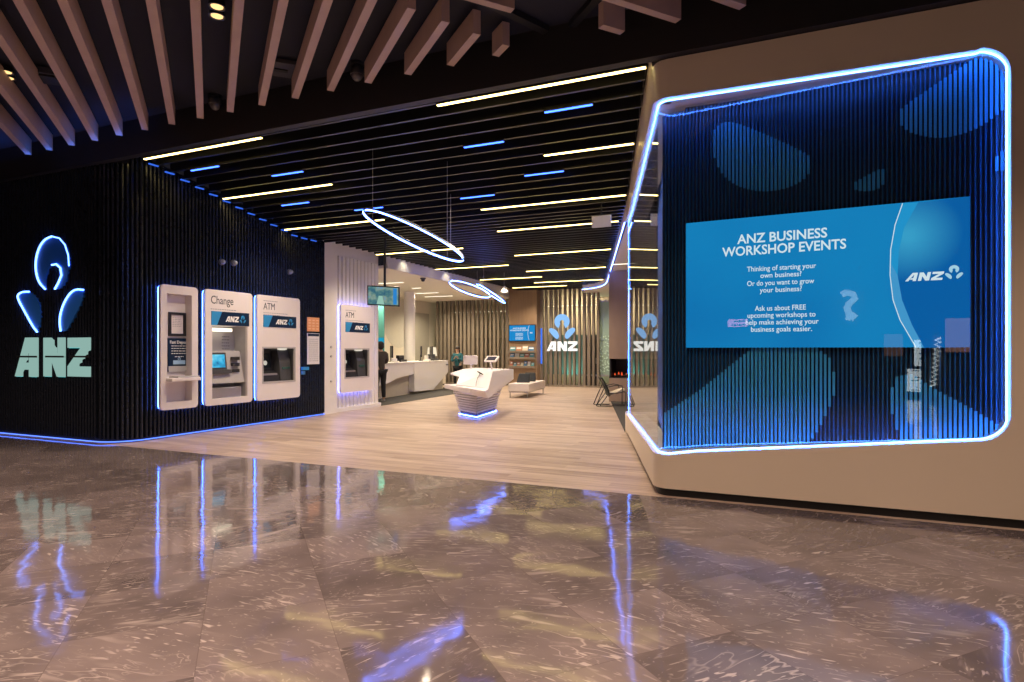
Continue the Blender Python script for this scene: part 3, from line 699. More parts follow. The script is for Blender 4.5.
# ------------------------------------------------------------------ white pier and fluted panel with its own cash machine
struct(MB().span((-10.3, 11.40, 0), (-9.77, 11.90, 4.3)).obj('wall_pier', WHITE))
PX = -9.85
F4 = Fr((PX+.055, 0, 0), (0, 1, 0))
a0 = F4.inv(339, 303); a1 = F4.inv(371, 391)
FFl = Fr((PX, 0, 0), (0, 1, 0))
fl = MB().prism(FFl, [[(11.90, 0), (13.78, 0), (13.78, 4.3), (11.90, 4.3)], [(a0[0]+.08, .6), (a1[0]-.08, .6), (a1[0]-.08, 2.5), (a0[0]+.08, 2.5)]], -.12, -.06)
fl.span((-10.4, 11.90, 0), (PX-.5, 13.78, 4.3))
fl.span((-10.4, 13.72, 0), (PX-.06, 13.78, 4.3))
fl.span((PX-.06, 11.90, 0), (PX+.03, 13.78, .10))
y = 11.98
while y < 13.76:
    for s0, s1 in (((.10, .55), (2.6, 3.86)) if a0[0]+.03 < y < a1[0]-.03 else ((.10, 3.86),)):
        fl.hexa([(PX-.06, y-.068, s0), (PX-.012, y-.052, s0), (PX-.012, y+.052, s0), (PX-.06, y+.068, s0)], [(PX-.06, y-.068, s1), (PX-.012, y-.052, s1), (PX-.012, y+.052, s1), (PX-.06, y+.068, s1)])
    y += .15
struct(fl.obj('wall_fluted', WHITE))
t4 = atm('white rounded cash machine with pale halo on the white fluted panel', Fr(F4.p(a0[0], .47, 0), (0, 1, 0)), a1[0]-a0[0], 2.19, WHITEBLUE, .014)
m = thing('intercom', 'small buttons in a column on the edge of the white pier', 'intercom', (-9.77, 11.7, 1.2))
for z in (1.60, 1.38, .78): MB().lathe((-9.77, 11.68, z), [(.03, 0), (.03, .012), (.02, .02)], axis=(1, 0, 0)).obj('button', GREY, m, True)
# ------------------------------------------------------------------ white lower ceiling left of the black one
sf = MB().prism(Fr((0, 0, 3.75), (1, 0, 0), (0, 1, 0)), [[(-9.60, 13.78), (-9.75, 18), (-9.95, 22), (-10.4, 24.0), (-10.4, 26.5), (-16, 26.5), (-16, 13.78)]], 0, .08)
fe = [(-9.60, 13.78), (-9.75, 18), (-9.95, 22), (-10.4, 24.0)]
for a, b in zip(fe, fe[1:]):
    sf.hexa([(a[0]-.05, a[1], 3.75), (a[0], a[1], 3.75), (b[0], b[1], 3.75), (b[0]-.05, b[1], 3.75)], [(a[0]-.05, a[1], 4.3), (a[0]-.03, a[1], 4.3), (b[0]-.03, b[1], 4.3), (b[0]-.05, b[1], 4.3)])
struct(sf.obj('ceiling_teller', SOFFIT))
for i, (xa, xb, y, l) in enumerate(((360, 403.5, 283, 'white ceiling light strip above the hanging television'), (412, 421, 287.7, 'short white ceiling light right of the white column'), (414, 438.6, 292.7, 'white ceiling light strip ahead of the slat screen'), (424.7, 452.6, 296, 'deepest white ceiling light strip over the teller counter'))):
    p = on_z((xa+xb)/2, y, 3.75); a = on_y(xa, y, p.y).x; b = on_y(xb, y, p.y).x
    t = thing('linear_light', l, 'ceiling light', (a, p.y, 3.74), 'white strips in the teller ceiling')
    MB().span((a, p.y-.06, 3.735), (b, p.y+.06, 3.75)).obj('frame', WHITE, t); MB().span((a+.02, p.y-.045, 3.728), (b-.02, p.y+.045, 3.737)).obj('diffuser', WARMWH, t)
p = on_z(423, 278, 3.75); t = thing('dome_camera', 'tiny dark dome camera on the white teller ceiling', 'security camera', p)
MB().lathe(p, [(.09, 0), (.09, -.03), (.06, -.05)]).obj('base', DGREY, t, True); MB().lathe(p+Vector((0, 0, -.05)), [(.06, 0), (.05, -.05), (0, -.07)]).obj('dome', BLK2, t, True)
# teller walls
CREAMW = mat('cream_wall', (.74, .69, .58), .6, noise=.02)
struct(MB().span((-14.9, 11.9, 0), (-14.7, 27, 3.8)).obj('wall_teller', CREAMW))
struct(MB().span((-15, 11.75, 0), (-10.1, 11.9, 3.8)).obj('wall_teller_side', CREAMW))
gp = on_x(422, 330, -14.68)
struct(MB().span((-14.7, gp.y-1.0, 0), (-14.64, gp.y+.55, 3.2)).obj('trim_panel', mat('grey_panel', (.42, .40, .34), .6)))
rg = MB(); c0 = on_x(399, 322, -14.69)
tag(rg.lathe((-14.7, c0.y, c0.z), [(1.1, 0), (1.1, .012)], axis=(1, 0, 0), seg=40).obj('wall_disc', mat('pale_grey_disc', (.62, .60, .52), .6)), 'large pale disc pattern on the cream teller wall', 'wall graphic')
# teal glass panel behind the man
t = thing('glass_panel', 'tall teal glass panel with a bright band behind the standing man', 'glass panel', (-12.3, 17.4, 0))
q = on_y(382.5, 340, 17.4)
MB().span((q.x-.18, 17.38, 0), (q.x+.07, 17.42, 3.2)).obj('pane', mat('teal_glass', (.10, .36, .34), .2), t)
MB().span((q.x-.18, 17.375, 1.75), (q.x+.07, 17.385, 1.95)).obj('light_band', glow('teal_band', (.02, .40, .65), .8), t)
# round white column
p = at_d(409.5, 350, 23.2)
struct(MB().lathe((p.x, p.y, 0), [(.212, 0), (.212, 3.76)], seg=28).obj('wall_column', WHITE, smooth=True))
# counter
cu = Vector((-11.78, 20.9, 0))-Vector((-10.93, 14.4, 0)); FC = Fr((-10.93, 14.4, 0), cu); CL = cu.length
ct = thing('teller_counter', 'long white faceted teller counter with beige recesses under it', 'counter', FC.p(CL/2, 0, -.4))
MB().fbox(FC, 0, CL, 1.085, 1.13, -.85, .05).obj('worktop', WHITE, ct, bevel=.008)
MB().fbox(FC, .05, CL-.05, .0, 1.085, -.3, -.16).obj('base_panel', BEIGE, ct)
def cpoly(l): return [FC.inv(*q) for q in l]
A = [(0, 1.085), (0, .35)]+cpoly([(388, 383), (396, 378.3), (413, 374)])+[FC.inv(413, 360)]
A[-1] = (A[-2][0], 1.085)
MB().prism(FC, [A], -.16, .03).obj('fascia', WHITE, ct)
ax = A[-2][0]
B = [(ax+.01, 1.085), FC.inv(413.2, 391.5), FC.inv(432, 389.7), (CL, FC.inv(450, 372)[1]), (CL, 1.085)]
MB().prism(FC, [B], -.16, .045).obj('fascia', WHITE, ct)
q = FC.inv(446, 364.5)
MB().fbox(FC, q[0]-.12, q[0]+.12, q[1]-.03, q[1]+.02, .045, .055).obj('label_plate', DGREY, ct)
def monitor(lbl, px, a, back, tilt=.0, hgt=.40, wd=.50):
    p = FC.p(a, 1.13, -back); t = thing('monitor', lbl, 'monitor', p, 'monitors on the teller counter')
    R = Fr(p, (math.cos(tilt), math.sin(tilt), 0))
    MB().fbox(R, -.11, .11, 0, .015, -.08, .08).obj('base', BLK2, t); MB().fbox(R, -.02, .02, .015, .2, -.035, -.01).obj('stand', BLK2, t)
    o = MB().fbox(R, -wd/2, wd/2, .14, .14+hgt, -.02, .025).obj('casing', BLK2, t, bevel=.006)
    MB().fbox(R, -wd/2+.02, wd/2-.02, .16, .12+hgt, .025, .028).obj('screen', mat('off_screen', (.03, .035, .04), .15), o)
for (px, py, l, bk_, tl) in ((391.5, 358, 'dark monitor on the counter nearest the standing man', .45, 2.3), (421, 357, 'dark monitor on the counter just right of the white column', .45, 2.2), (443, 356.5, 'dark monitor at the far counter end nearest the person in teal', .5, 2.3)):
    monitor(l, px, min(FC.inv(px, py, -bk_)[0], CL-.4), bk_, tl)
def small(lbl, cat, name, px, back, dims, mt, sub=None):
    a = FC.inv(px, 362, -back)[0]; p = FC.p(a, 1.13, -back); t = thing(name, lbl, cat, p)
    R = Fr(p, cu)
    MB().fbox(R, -dims[0]/2, dims[0]/2, 0, dims[2]*.35, -dims[1]/2, dims[1]/2).obj('body', mt, t, bevel=.01)
    MB().fbox(R, -dims[0]*.4, dims[0]*.4, dims[2]*.35, dims[2], -dims[1]*.4, dims[1]*.1).obj(sub or 'top', mt, t, bevel=.01)
small('black desk phone on the counter left of the white column', 'phone', 'desk_phone', 401, .3, (.5, .22, .22), BLK2, 'handset')
small('small white paper holder on the counter beside the man', 'holder', 'paper_holder', 395, .15, (.35, .15, .12), WHITE, 'paper')
small('white card reader standing on the counter right of the column', 'card reader', 'card_reader', 427, .2, (.25, .18, .2), WHITE, 'keypad')
small('dark printer on the far end of the teller counter', 'printer', 'receipt_printer', 432.5, .25, (.5, .3, .24), DGREY, 'lid')
p = at_d(432, 350, 26.6); t = thing('table_lamp', 'glowing white lamp on a shelf behind the far counter end', 'lamp', (p.x, p.y, 1.02))
MB().lathe((p.x, p.y, 1.02), [(.12, 0), (.12, .03), (.03, .05), (.03, .3)]).obj('base', WHITE, t, True); MB().lathe((p.x, p.y, 1.02), [(.22, .25), (.18, .62), (.1, .64)]).obj('shade', glow('lamp_shade', (1, .85, .6), 1.0), t, True)
t2 = thing('sideboard', 'pale low cabinet carrying the glowing lamp behind the counter', 'cabinet', (p.x, p.y, 0))
MB().span((p.x-.7, p.y-.25, .06), (p.x+.55, p.y+.25, 1.02)).obj('body', CREAMW, t2, bevel=.01); MB().span((p.x-.66, p.y-.24, 0), (p.x+.5, p.y+.2, .06)).obj('plinth', DGREY, t2)
for i in range(2): MB().span((p.x-.68+.62*i, p.y-.27, .10), (p.x-.1+.62*i, p.y-.25, .98)).obj('door', WHITE, t2)
# hanging television
p = at_d(383.5, 296, 13.6); fr = Fr(p, ray(512, 350).cross(Vector((0, 0, 1))).normalized()*1.0+Vector((0, 0, 0)), (0, 0, 1))
fr = Fr(p, (_C*.985-_S*.0, _S+.02, -.05))
t = thing('hanging_television', 'black television hung from the dark ceiling on a long pole', 'television', p)
cz = CZ(p.y)
MB().tube([p+Vector((0, .05, .1)), Vector((p.x, p.y+.05, cz+.3))], .028).obj('pole', BLK2, t, True)
o = MB().fbox(fr, -.36, .36, -.22, .22, -.04, .02).obj('casing', BLK2, t, bevel=.006)
MB().fbox(fr, -.335, .335, -.195, .195, .02, .024).obj('screen', picture('tv_picture', ((.02, .10, .22), (.10, .26, .28), (.30, .42, .34), (.10, .38, .75)), 6.5, .75), o)
MB().fbox(fr, .22, .30, -.18, .18, .024, .026).obj('picture_column', glow('tv_blue', (.03, .25, .65), .9), o)
MB().prism(fr, [[(-.15, -.19), (.02, -.19), (-.02, .0), (-.10, .0)]], .024, .026).obj('picture_figure', glow('tv_pale', (.42, .75, .62), .7), o)
# white panel hung from the ceiling near the case
p = at_d(601.5, 221.5, 10.6); t = thing('hanging_sign', 'small square pale panel hung under the black ceiling', 'ceiling panel', p)
MB().fbox(Fr(p, (1, 0, 0)), -.17, .17, -.10, .10, -.02, .02).obj('panel', mat('pale_lilac', (.72, .70, .78), .5), t, bevel=.004); MB().tube([p+Vector((0, 0, .1)), Vector((p.x, p.y, CZ(p.y)+.1))], .012).obj('hanger', BLK2, t)
# blue rings
def ring(lbl, cx, cy, d, hx, hy, minor, wires):
    c = at_d(cx, cy, d); r = (_C, _S, 0); r = Vector(r); up = Vector((0, 0, 1)); fw = Vector((-_S, _C, 0))
    M = (r*hx-up*hy)*(d/FL); R = M.length; mj = M/R
    im = (r*hy+up*hx).normalized()
    vd = (c-CAM).normalized()
    s = minor*d/FL/R
    ax = (im*s+vd*math.sqrt(max(0, 1-s*s))).normalized()
    ax = (ax-mj*ax.dot(mj)).normalized()
    t = thing('ring_light', lbl, 'ring light', c, 'blue ring lights hung over the shop floor')
    pts = [c+mj*(R*math.cos(2*math.pi*k/64))+ax*(R*math.sin(2*math.pi*k/64)) for k in range(64)]
    MB().tube(pts, .0125, True, 8).obj('glow_ring', BLUE, t, True)
    n = mj.cross(ax)*(1 if mj.cross(ax).z > 0 else -1)
    MB().tube([q+n*.03 for q in pts], .014, True, 6).obj('ring_channel', BLK2, t, True)
    for k in wires:
        q = pts[k]; MB().tube([q, Vector((q.x, q.y, CZ(q.y)+.01))], .005, seg=5).obj('wire', STEEL, t)
ring('largest blue ring light, tilted and hung nearest the front', 414.5, 235.5, 9.9, 47.5, 25.5, 9.0, (10, 42, 58))
ring('middle blue ring light hung before the slat screen', 470, 289, 17.5, 20, 7.5, 4.8, (10, 40))
ring('farthest blue ring light, seen almost edge-on', 491, 293.5, 19.5, 14, 9.5, 1.5, (5, 36))
# pendant cones
def pendant(lbl, x, y, d):
    p = at_d(x, y, d); t = thing('pendant_lamp', lbl, 'pendant lamp', p)
    MB().tube([p, Vector((p.x, p.y, CZ(p.y)+.2))], .006, seg=5).obj('cord', DGREY, t)
    MB().lathe(p, [(.02, 0), (.05, -.03), (.16, -.22), (.15, -.22)]).obj('shade', WARMWH and mat('pale_shade', (.8, .74, .6), .5), t, True)
    MB().lathe(p, [(.12, -.215), (.12, -.225)]).obj('bulb', WARMWH, t)
pendant('small pale cone pendant left of the brochure column', 504.6, 286, 22.0)
# ------------------------------------------------------------------ back of the shop
BY = 24.1
slat_x = []
def slats(x0, x1, y, z1, pitch, lbl, grp, rnd):
    x = x0
    while x < x1:
        w = rnd.choice((.09, .09, .12)); o = MB().span((x-w/2, y, 0), (x+w/2, y+.14, z1)).obj('timber_slat', SLATM)
        tag(o, lbl, 'slat', grp); x += pitch*rnd.uniform(.9, 1.12)
xl = on_y(437, 350, BY).x; xm0 = on_y(508.5, 350, BY).x; xm1 = on_y(536.5, 350, BY).x; xr = on_y(598, 350, BY).x
slats(xl, xm0-.05, BY, 3.86, .205, 'upright grey-brown timber slat in the screen behind the teller counter', 'timber slats behind the counter', random.Random(3))
slats(xm1+.22, xr, BY, 4.12, .205, 'upright grey-brown timber slat in the screen behind the lit logo', 'timber slats behind the lit logo', random.Random(5))
BACKW = mat('back_room_wall', (.60, .50, .34), .6)
struct(MB().span((-16, 26.5, 0), (0, 26.7, 4.6)).obj('wall_back', BACKW))
struct(MB().span((xl-.3, 25.6, 0), (xm0, 25.65, 2.1)).obj('trim_dado', mat('dim_dado', (.24, .21, .16), .5)))
struct(MB().span((xm1, 25.6, .45), (xr+.05, 25.65, 2.2)).obj('trim_dado', mat('teal_dado', (.12, .20, .19), .3)))
struct(MB().span((xl, 24.0, 0), (xr+.3, 24.3, .07)).obj('baseboard_back', SLATM))
RT = glow('rail_tube', (1, .9, .65), 1.3)
tag(MB().span((xl, 25.2, 3.28), (xm0, 25.24, 3.31)).obj('rail_light', RT), 'fine light rail glowing behind the teller slat screen', 'light rail')
tag(MB().span((xm1, 25.2, 3.44), (xr, 25.24, 3.47)).obj('rail_light', RT), 'fine light rail glowing behind the logo slat screen', 'light rail')
# dark door and pale green glass at the right of the slats
q0 = on_y(586, 335, 25.0); q1 = on_y(598.5, 377, 25.0)
d = thing('door_back', 'dark door', 'door', (q0.x, 25, 0)); d['kind'] = 'structure'; d.name = 'door_1'
MB().span((q0.x, 25.0, 0), (q1.x, 25.06, 2.15)).obj('leaf', BLK2, d); MB().span((q1.x-.12, 24.97, .95), (q1.x-.09, 25.0, 1.2)).obj('handle', STEEL, d)
q0 = on_y(599, 335, 24.3); q1 = on_y(612, 377, 24.3)
w1 = thing('window_1', 'pale green glass partition with speckled frosted band', 'window', (q0.x, 24.3, 0)); w1['kind'] = 'structure'
MB().span((q0.x, 24.3, .5), (q1.x+.6, 24.33, 3.5)).obj('pane', mat('pale_green_glass', (.34, .50, .42), .25), w1)
fm = MB(); rnd = random.Random(2)
for i in range(90):
    x = q0.x+rnd.uniform(.02, .55); z = rnd.uniform(.6, 2.1); fm.box((x, 24.29, z), (.05, .012, .05))
fm.obj('frosted_specks', mat('frost', (.62, .85, .75), .6), w1)
MB().span((q0.x-.03, 24.27, 0), (q0.x+.02, 24.36, 3.5)).span((q0.x, 24.27, 3.5), (q1.x+.6, 24.36, 3.56)).span((q0.x-1.0, 24.27, .45), (q1.x+.6, 24.36, .52)).obj('frame', STEEL, w1)
# brown column with television and brochure rack
cy0 = 23.7
xa, xb = on_y(508.8, 350, cy0).x, on_y(536.6, 350, cy0).x
struct(MB().span((xa, cy0, 0), (xb, cy0+.5, 4.2)).obj('wall_column_brown', PANELM))
FT = Fr((xa, cy0, 0), (1, 0, 0)); cw = xb-xa
t = thing('wall_television', 'blue screen television on the brown timber column', 'television', FT.p(cw/2, 2.2, 0))
q0 = FT.inv(509.3, 341.5); q1 = FT.inv(536, 324.5)
o = MB().fbox(FT, q0[0], q1[0], q0[1], q1[1], 0, .06).obj('casing', BLK2, t, bevel=.006)
tw, th = q1[0]-q0[0], q1[1]-q0[1]
MB().fbox(FT, q0[0]+.03, q1[0]-.03, q0[1]+.03, q1[1]-.03, .06, .063).obj('screen', glow('tv_screen_blue', (.015, .26, .62), .95), o)
TVW = glow('tv_white', (.75, .88, .95), .9)
m = words(MB(), FT, 'ANZ BUSINESS', q0[0]+tw*.40, q0[1]+th*.74, th*.13, 'CENTER', .02, .001, c=.063); words(m, FT, 'WORKSHOP EVENTS', q0[0]+tw*.40, q0[1]+th*.62, th*.13, 'CENTER', .02, .001, c=.063)
for i in range(3): inkline(m, FT, q0[0]+tw*.26, q0[0]+tw*.54, q0[1]+th*(.47-.06*i), th*.03, .063)
for i in range(3): inkline(m, FT, q0[0]+tw*.26, q0[0]+tw*.54, q0[1]+th*(.24-.06*i), th*.03, .063)
m.obj('lettering', TVW, o)
letters(MB(), FT, q0[0]+tw*.79, q0[1]+th*.47, tw*.10, th*.08, .063, .065).obj('logo', TVW, o)
MB().tube([FT.p(q0[0]+tw*(.72+.05*abs(v)**2*4), q0[1]+th*(.5+v*.9), .064) for v in [(-.5+k/12) for k in range(13)]], .008, seg=5).obj('picture_arc', TVW, o)
rk = thing('brochure_rack', 'three tier timber brochure rack under the television on the brown column', 'rack', FT.p(cw/2, .9, 0))
BR = random.Random(11); cols = [(.08, .32, .42), (.55, .25, .16), (.70, .62, .50), (.05, .20, .45), (.75, .72, .68), (.10, .45, .50), (.42, .14, .10)]
for r_, (py, nb) in enumerate(((352, 4), (358.5, 5), (367, 7))):
    zz = FT.inv(520, py)[1]
    MB().fbox(FT, q0[0], q1[0], zz-.03, zz, 0, .16).fbox(FT, q0[0], q1[0], zz, zz+.06, .15, .16).obj('shelf', SLATM, rk)
    for k in range(nb):
        aw = (tw-.1)/nb; a = q0[0]+.05+aw*k; hh = BR.uniform(.18, .26)
        b = thing('brochure', '%s in the %s tier of the brochure rack, %s' % (('folded leaflet', 'small booklet', 'printed leaflet')[r_], ('top', 'middle', 'bottom')[r_], ('first from left', 'second from left', 'third from left', 'fourth from left', 'fifth from left', 'sixth from left', 'last on the right')[k]), 'brochure', FT.p(a, zz, .06), 'brochures in the rack on the brown column')
        MB().hexa([FT.p(a+.02, zz, .09), FT.p(a+aw-.02, zz, .09), FT.p(a+aw-.02, zz, .11), FT.p(a+.02, zz, .11)], [FT.p(a+.02, zz+hh, .02), FT.p(a+aw-.02, zz+hh, .02), FT.p(a+aw-.02, zz+hh, .04), FT.p(a+.02, zz+hh, .04)]).obj('cover', mat('brochure_%d' % ((k+r_*3) % 7), cols[(k+r_*3) % 7], .4), b)
        MB().hexa([FT.p(a+.04, zz+hh*.62, .068), FT.p(a+aw-.04, zz+hh*.62, .068), FT.p(a+aw-.04, zz+hh*.62, .075), FT.p(a+.04, zz+hh*.62, .075)], [FT.p(a+.04, zz+hh*.85, .045), FT.p(a+aw-.04, zz+hh*.85, .045), FT.p(a+aw-.04, zz+hh*.85, .052), FT.p(a+.04, zz+hh*.85, .052)]).obj('title_band', WPRINT, b)
# thin blue strip beside the column
q = on_y(541.5, 340, BY-.03)
tag(MB().span((q.x-.03, BY-.06, .95), (q.x+.03, BY-.02, 2.45)).obj('led_strip', glow('slim_blue', (.06, .18, .8), 1.2)), 'upright blue light strip between the brown column and the logo slats', 'light strip')
# lit logo in front of the slats
FB = Fr((0, BY-.06, 0), (1, 0, 0))
lg = thing('logo_sign', 'lit blue flower and white letters hung on the timber slat screen', 'sign', FB.p(on_y(562, 350, BY).x, 1.5, 0))
LB = glow('logo_blue_light', (.30, .58, 1.0), 1.0); LW = glow('logo_white_light', (1, .97, .9), 1.25)
a0 = FB.inv(548.5, 339.5); a1 = FB.inv(576, 313.5)
w_, h_ = a1[0]-a0[0], a1[1]-a0[1]
for pl in (PET_HEAD, PET_LEFT, PET_RIGHT): MB().prism(FB, [[(a0[0]+x*w_, a0[1]+y*h_) for x, y in pl]], 0, .05).obj('petal', LB, lg)
a0 = FB.inv(547, 351); a1 = FB.inv(577.5, 341.3)
w_, h_ = a1[0]-a0[0], a1[1]-a0[1]
for k, (L, ox) in enumerate(((LET_A, 0), (LET_N, .36), (LET_Z, .70))):
    m = MB()
    for i, pl in enumerate(L): m.prism(FB, [[(a0[0]+(ox+.30*x)*w_, a0[1]+y*h_) for x, y in pl]], 0, .05+.0006*i)
    m.obj('letter', LW, lg)
# bench with two cushions
nc = on_z(528.5, 398.3); ba = Vector((-.13, 1, 0)).normalized(); bb = Vector((-1, -.13, 0)).normalized()
FBn = Fr(nc, -bb)   # u to the right
bn = thing('bench', 'long pale upholstered bench on thin metal legs', 'bench', nc+ba*1.1+bb*.32)
Rb = Fr(nc, ba); WB, LBn = .66, 2.3
f = lambda l, w, z: nc+ba*l+bb*w+Vector((0, 0, z))
def bbx(l0, l1, w0, w1, z0, z1, mb=None):
    mb = mb or MB(); return mb.hexa([f(l0, w0, z0), f(l1, w0, z0), f(l1, w1, z0), f(l0, w1, z0)], [f(l0, w0, z1), f(l1, w0, z1), f(l1, w1, z1), f(l0, w1, z1)])
bbx(-.02, LBn, -.02, WB, .20, .46).obj('seat', mat('pale_leather', (.64, .58, .54), .5), bn, bevel=.02)
bbx(.0, LBn-.02, 0, WB-.02, .175, .20).obj('seat_frame', STEEL, bn)
for l, w in ((.03, .03), (.03, WB-.06), (LBn-.06, .03), (LBn-.06, WB-.06)): bbx(l, l+.03, w, w+.03, 0, .175).obj('leg', STEEL, bn)
CUSH = mat('charcoal_fabric', (.035, .04, .045), .9, noise=.3, scale=40)
for i, (l0, lb) in enumerate((('dark cushion standing on the bench, the nearer one', .55), ('dark cushion standing on the bench, the farther one', 1.35))):
    mb = MB(); q = [f(lb, .12, .46), f(lb+.16, .12, .46), f(lb+.16, .56, .46), f(lb, .56, .46)]; q2 = [f(lb+.12, .14, .76), f(lb+.20, .14, .76), f(lb+.20, .50, .76), f(lb+.12, .50, .76)]
    o = mb.hexa(q, q2).obj('cushion', CUSH, bevel=.03); tag(o, l0, 'cushion', 'dark cushions on the bench')
# lounge chair with a wire frame
cp = on_z(611, 406.5); R_ = Vector((_C*.97+.0, _S*.97, 0)).normalized(); D_ = Vector((-R_.y, R_.x, 0))
ch = thing('lounge_chair', 'low lounge chair with black wire frame and pale seat on the dark carpet edge', 'chair', cp)
g_ = lambda a, b, z: cp+R_*a+D_*b+Vector((0, 0, z))
for b in (0, .55):
    MB().tube([g_(-.38, b, .01), g_(.02, b, .01), g_(.05, b, .02)], .013).obj('foot_rail', BLK2, ch, True)
    MB().tube([g_(-.40, b, .01), g_(-.28, b, .30), g_(-.14, b, .60), g_(-.12, b, .62)], .013).obj('leg', BLK2, ch, True)
    MB().tube([g_(-.30, b, .01), g_(-.05, b, .36), g_(.15, b, .36), g_(.36, b, .40), g_(.40, b, .38), g_(.40, b, .02)], .013).obj('leg', BLK2, ch, True)
    MB().tube([g_(-.1, b, .52), g_(.15, b, .58), g_(.30, b, .56), g_(.32, b, .40)], .012).obj('arm', BLK2, ch, True)
mb = MB(); pr = [(-.06, .30), (.12, .33), (.28, .40), (.38, .43)]
for (a, z), (a2, z2) in zip(pr, pr[1:]): mb.hexa([g_(a, .02, z), g_(a2, .02, z2), g_(a2, .53, z2), g_(a, .53, z)], [g_(a, .02, z+.05), g_(a2, .02, z2+.05), g_(a2, .53, z2+.05), g_(a, .53, z+.05)])
mb.obj('seat', mat('oat_fabric', (.62, .54, .42), .8), ch)
mb = MB(); pr = [(-.06, .28), (-.10, .45), (-.20, .66), (-.28, .78)]
for (a, z), (a2, z2) in zip(pr, pr[1:]): mb.hexa([g_(a, .02, z), g_(a2, .02, z2), g_(a2, .53, z2), g_(a, .53, z)], [g_(a+.05, .02, z), g_(a2+.05, .02, z2), g_(a2+.05, .53, z2), g_(a+.05, .53, z)])
mb.obj('backrest', mat('dark_green_fabric', (.03, .04, .036), .8), ch)
# fireplace column
fx0 = on_y(609, 350, 17.7).x
COLM = wood('taupe_panel', (.30, .21, .16), (.37, .27, .21), .5, (4, 4, 1))
fp = thing('fireplace', 'tall taupe fireplace column with open black firebox', 'fireplace', (fx0+.8, 18.1, 0))
MB().span((fx0, 17.7, 1.27), (fx0+1.7, 18.5, 3.87)).obj('chimney_breast', COLM, fp)
MB().span((fx0, 17.7, 0.0), (fx0+1.7, 18.5, .70)).obj('plinth', COLM, fp)
MB().span((fx0, 18.3, .70), (fx0+1.7, 18.5, 1.27)).span((fx0+.0, 17.75, .70), (fx0+.05, 18.3, 1.27)).span((fx0, 17.7, .70), (fx0+1.7, 18.3, .72)).obj('firebox', BLACK, fp)
m = MB(); rnd = random.Random(4)
for i in range(7):
    x = fx0+.12+.2*i; m.tube([(x, 17.85+rnd.uniform(0, .2), .745), (x+.16, 17.9+rnd.uniform(0, .2), .78)], .03, seg=7)
m.obj('logs', mat('charred_log', (.06, .03, .02), .9), fp)
m = MB()
for i in range(12):
    x = fx0+.1+.12*i; hh = rnd.uniform(.06, .13); m.lathe((x, 17.86+rnd.uniform(0, .18), .77), [(.012, 0), (.026, hh*.3), (.014, hh*.7), (.0, hh)], seg=8)
m.obj('flames', glow('flame', (1.0, .12, .03), .9), fp)
# ------------------------------------------------------------------ centre island
ISL = thing('service_island', 'white faceted service island flaring up from a blue lit plinth', 'service island', (-6.35, 12.8, 0))
IW = mat('island_white', (.78, .74, .76), .38, noise=.015)
Nn = on_z(476.5, 418.5); Ll = on_z(459, 415.0); Rr = on_z(496.5, 412.0); dz = Vector((0, 0, 1))
back = Ll+(Rr-Nn)
plan0 = [Nn, Rr, back, Ll]
cen = sum(plan0, Vector())/4
def ring_at(z, k, sh=Vector()): return [cen+(p-cen)*k+dz*z+sh for p in plan0]
MB().hexa(ring_at(0, .93), ring_at(.10, .93)).obj('plinth', mat('plinth_blue_black', (.02, .03, .08), .4), ISL)
MB().tube([p for p in ring_at(.03, 1.0)], .009, True, 6).obj('glow_strip', BLUE, ISL)
# louvred body: stacked boards stepping outwards
nB = 9; zt = .64
for i in range(nB):
    z0 = .11+(zt-.11)*i/nB; z1 = .11+(zt-.11)*(i+1)/nB-.020
    k0 = 1.0+.36*(i/nB)**1.15; k1 = 1.0+.36*((i+.7)/nB)**1.15
    MB().hexa(ring_at(z0, k0), ring_at(z1, k1)).obj('louvre_board', IW, ISL)
MB().hexa(ring_at(.11, .90), ring_at(zt, 1.20)).obj('core', mat('island_core', (.25, .22, .24), .6), ISL)
def hull(mb, pts):
    vs = [mb.bm.verts.new(p) for p in pts]
    r = bmesh.ops.convex_hull(mb.bm, input=vs)
    bmesh.ops.delete(mb.bm, geom=[v for v in r['geom_interior'] if isinstance(v, bmesh.types.BMVert)], context='VERTS')
    return mb
def ip(x, y, z): return on_z(x, y, z)
Q = at_d
tl, tr, rb_, lb_ = Q(462, 369.2, 13.5), Q(492.7, 371.3, 13.1), Q(513.6, 369.0, 15.6), Q(472, 367.6, 15.8)
bl_, br_ = Q(456.4, 384.5, 13.05), Q(488.5, 388.5, 12.8)
low_ = [Q(488.3, 398.6, 12.95), Q(503.7, 385.8, 14.5), Q(513.6, 379, 15.5), Q(470, 380, 15.6), Q(456, 386, 13.6)]
hull(MB(), [tl, tr, rb_, lb_, bl_, br_]+low_).obj('reading_desk', IW, ISL)
hull(MB(), [Q(444.2, 384.3, 13.15), Q(444.6, 388.2, 13.15), Q(470, 388.6, 12.6), Q(470, 393.5, 12.65), Q(484.5, 391.2, 12.6), Q(488.3, 398.8, 12.9), Q(489, 388.8, 12.8), Q(457, 383.8, 13.4), Q(459, 388, 13.5), Q(490, 396, 13.4)]).obj('desk_rim', IW, ISL)
hull(MB(), [Q(450, 373.2, 14.4), Q(463, 369.2, 14.6), Q(450.6, 374.8, 14.4), Q(461, 377.5, 13.6), Q(464, 372, 15.2)]).obj('side_wing', IW, ISL)
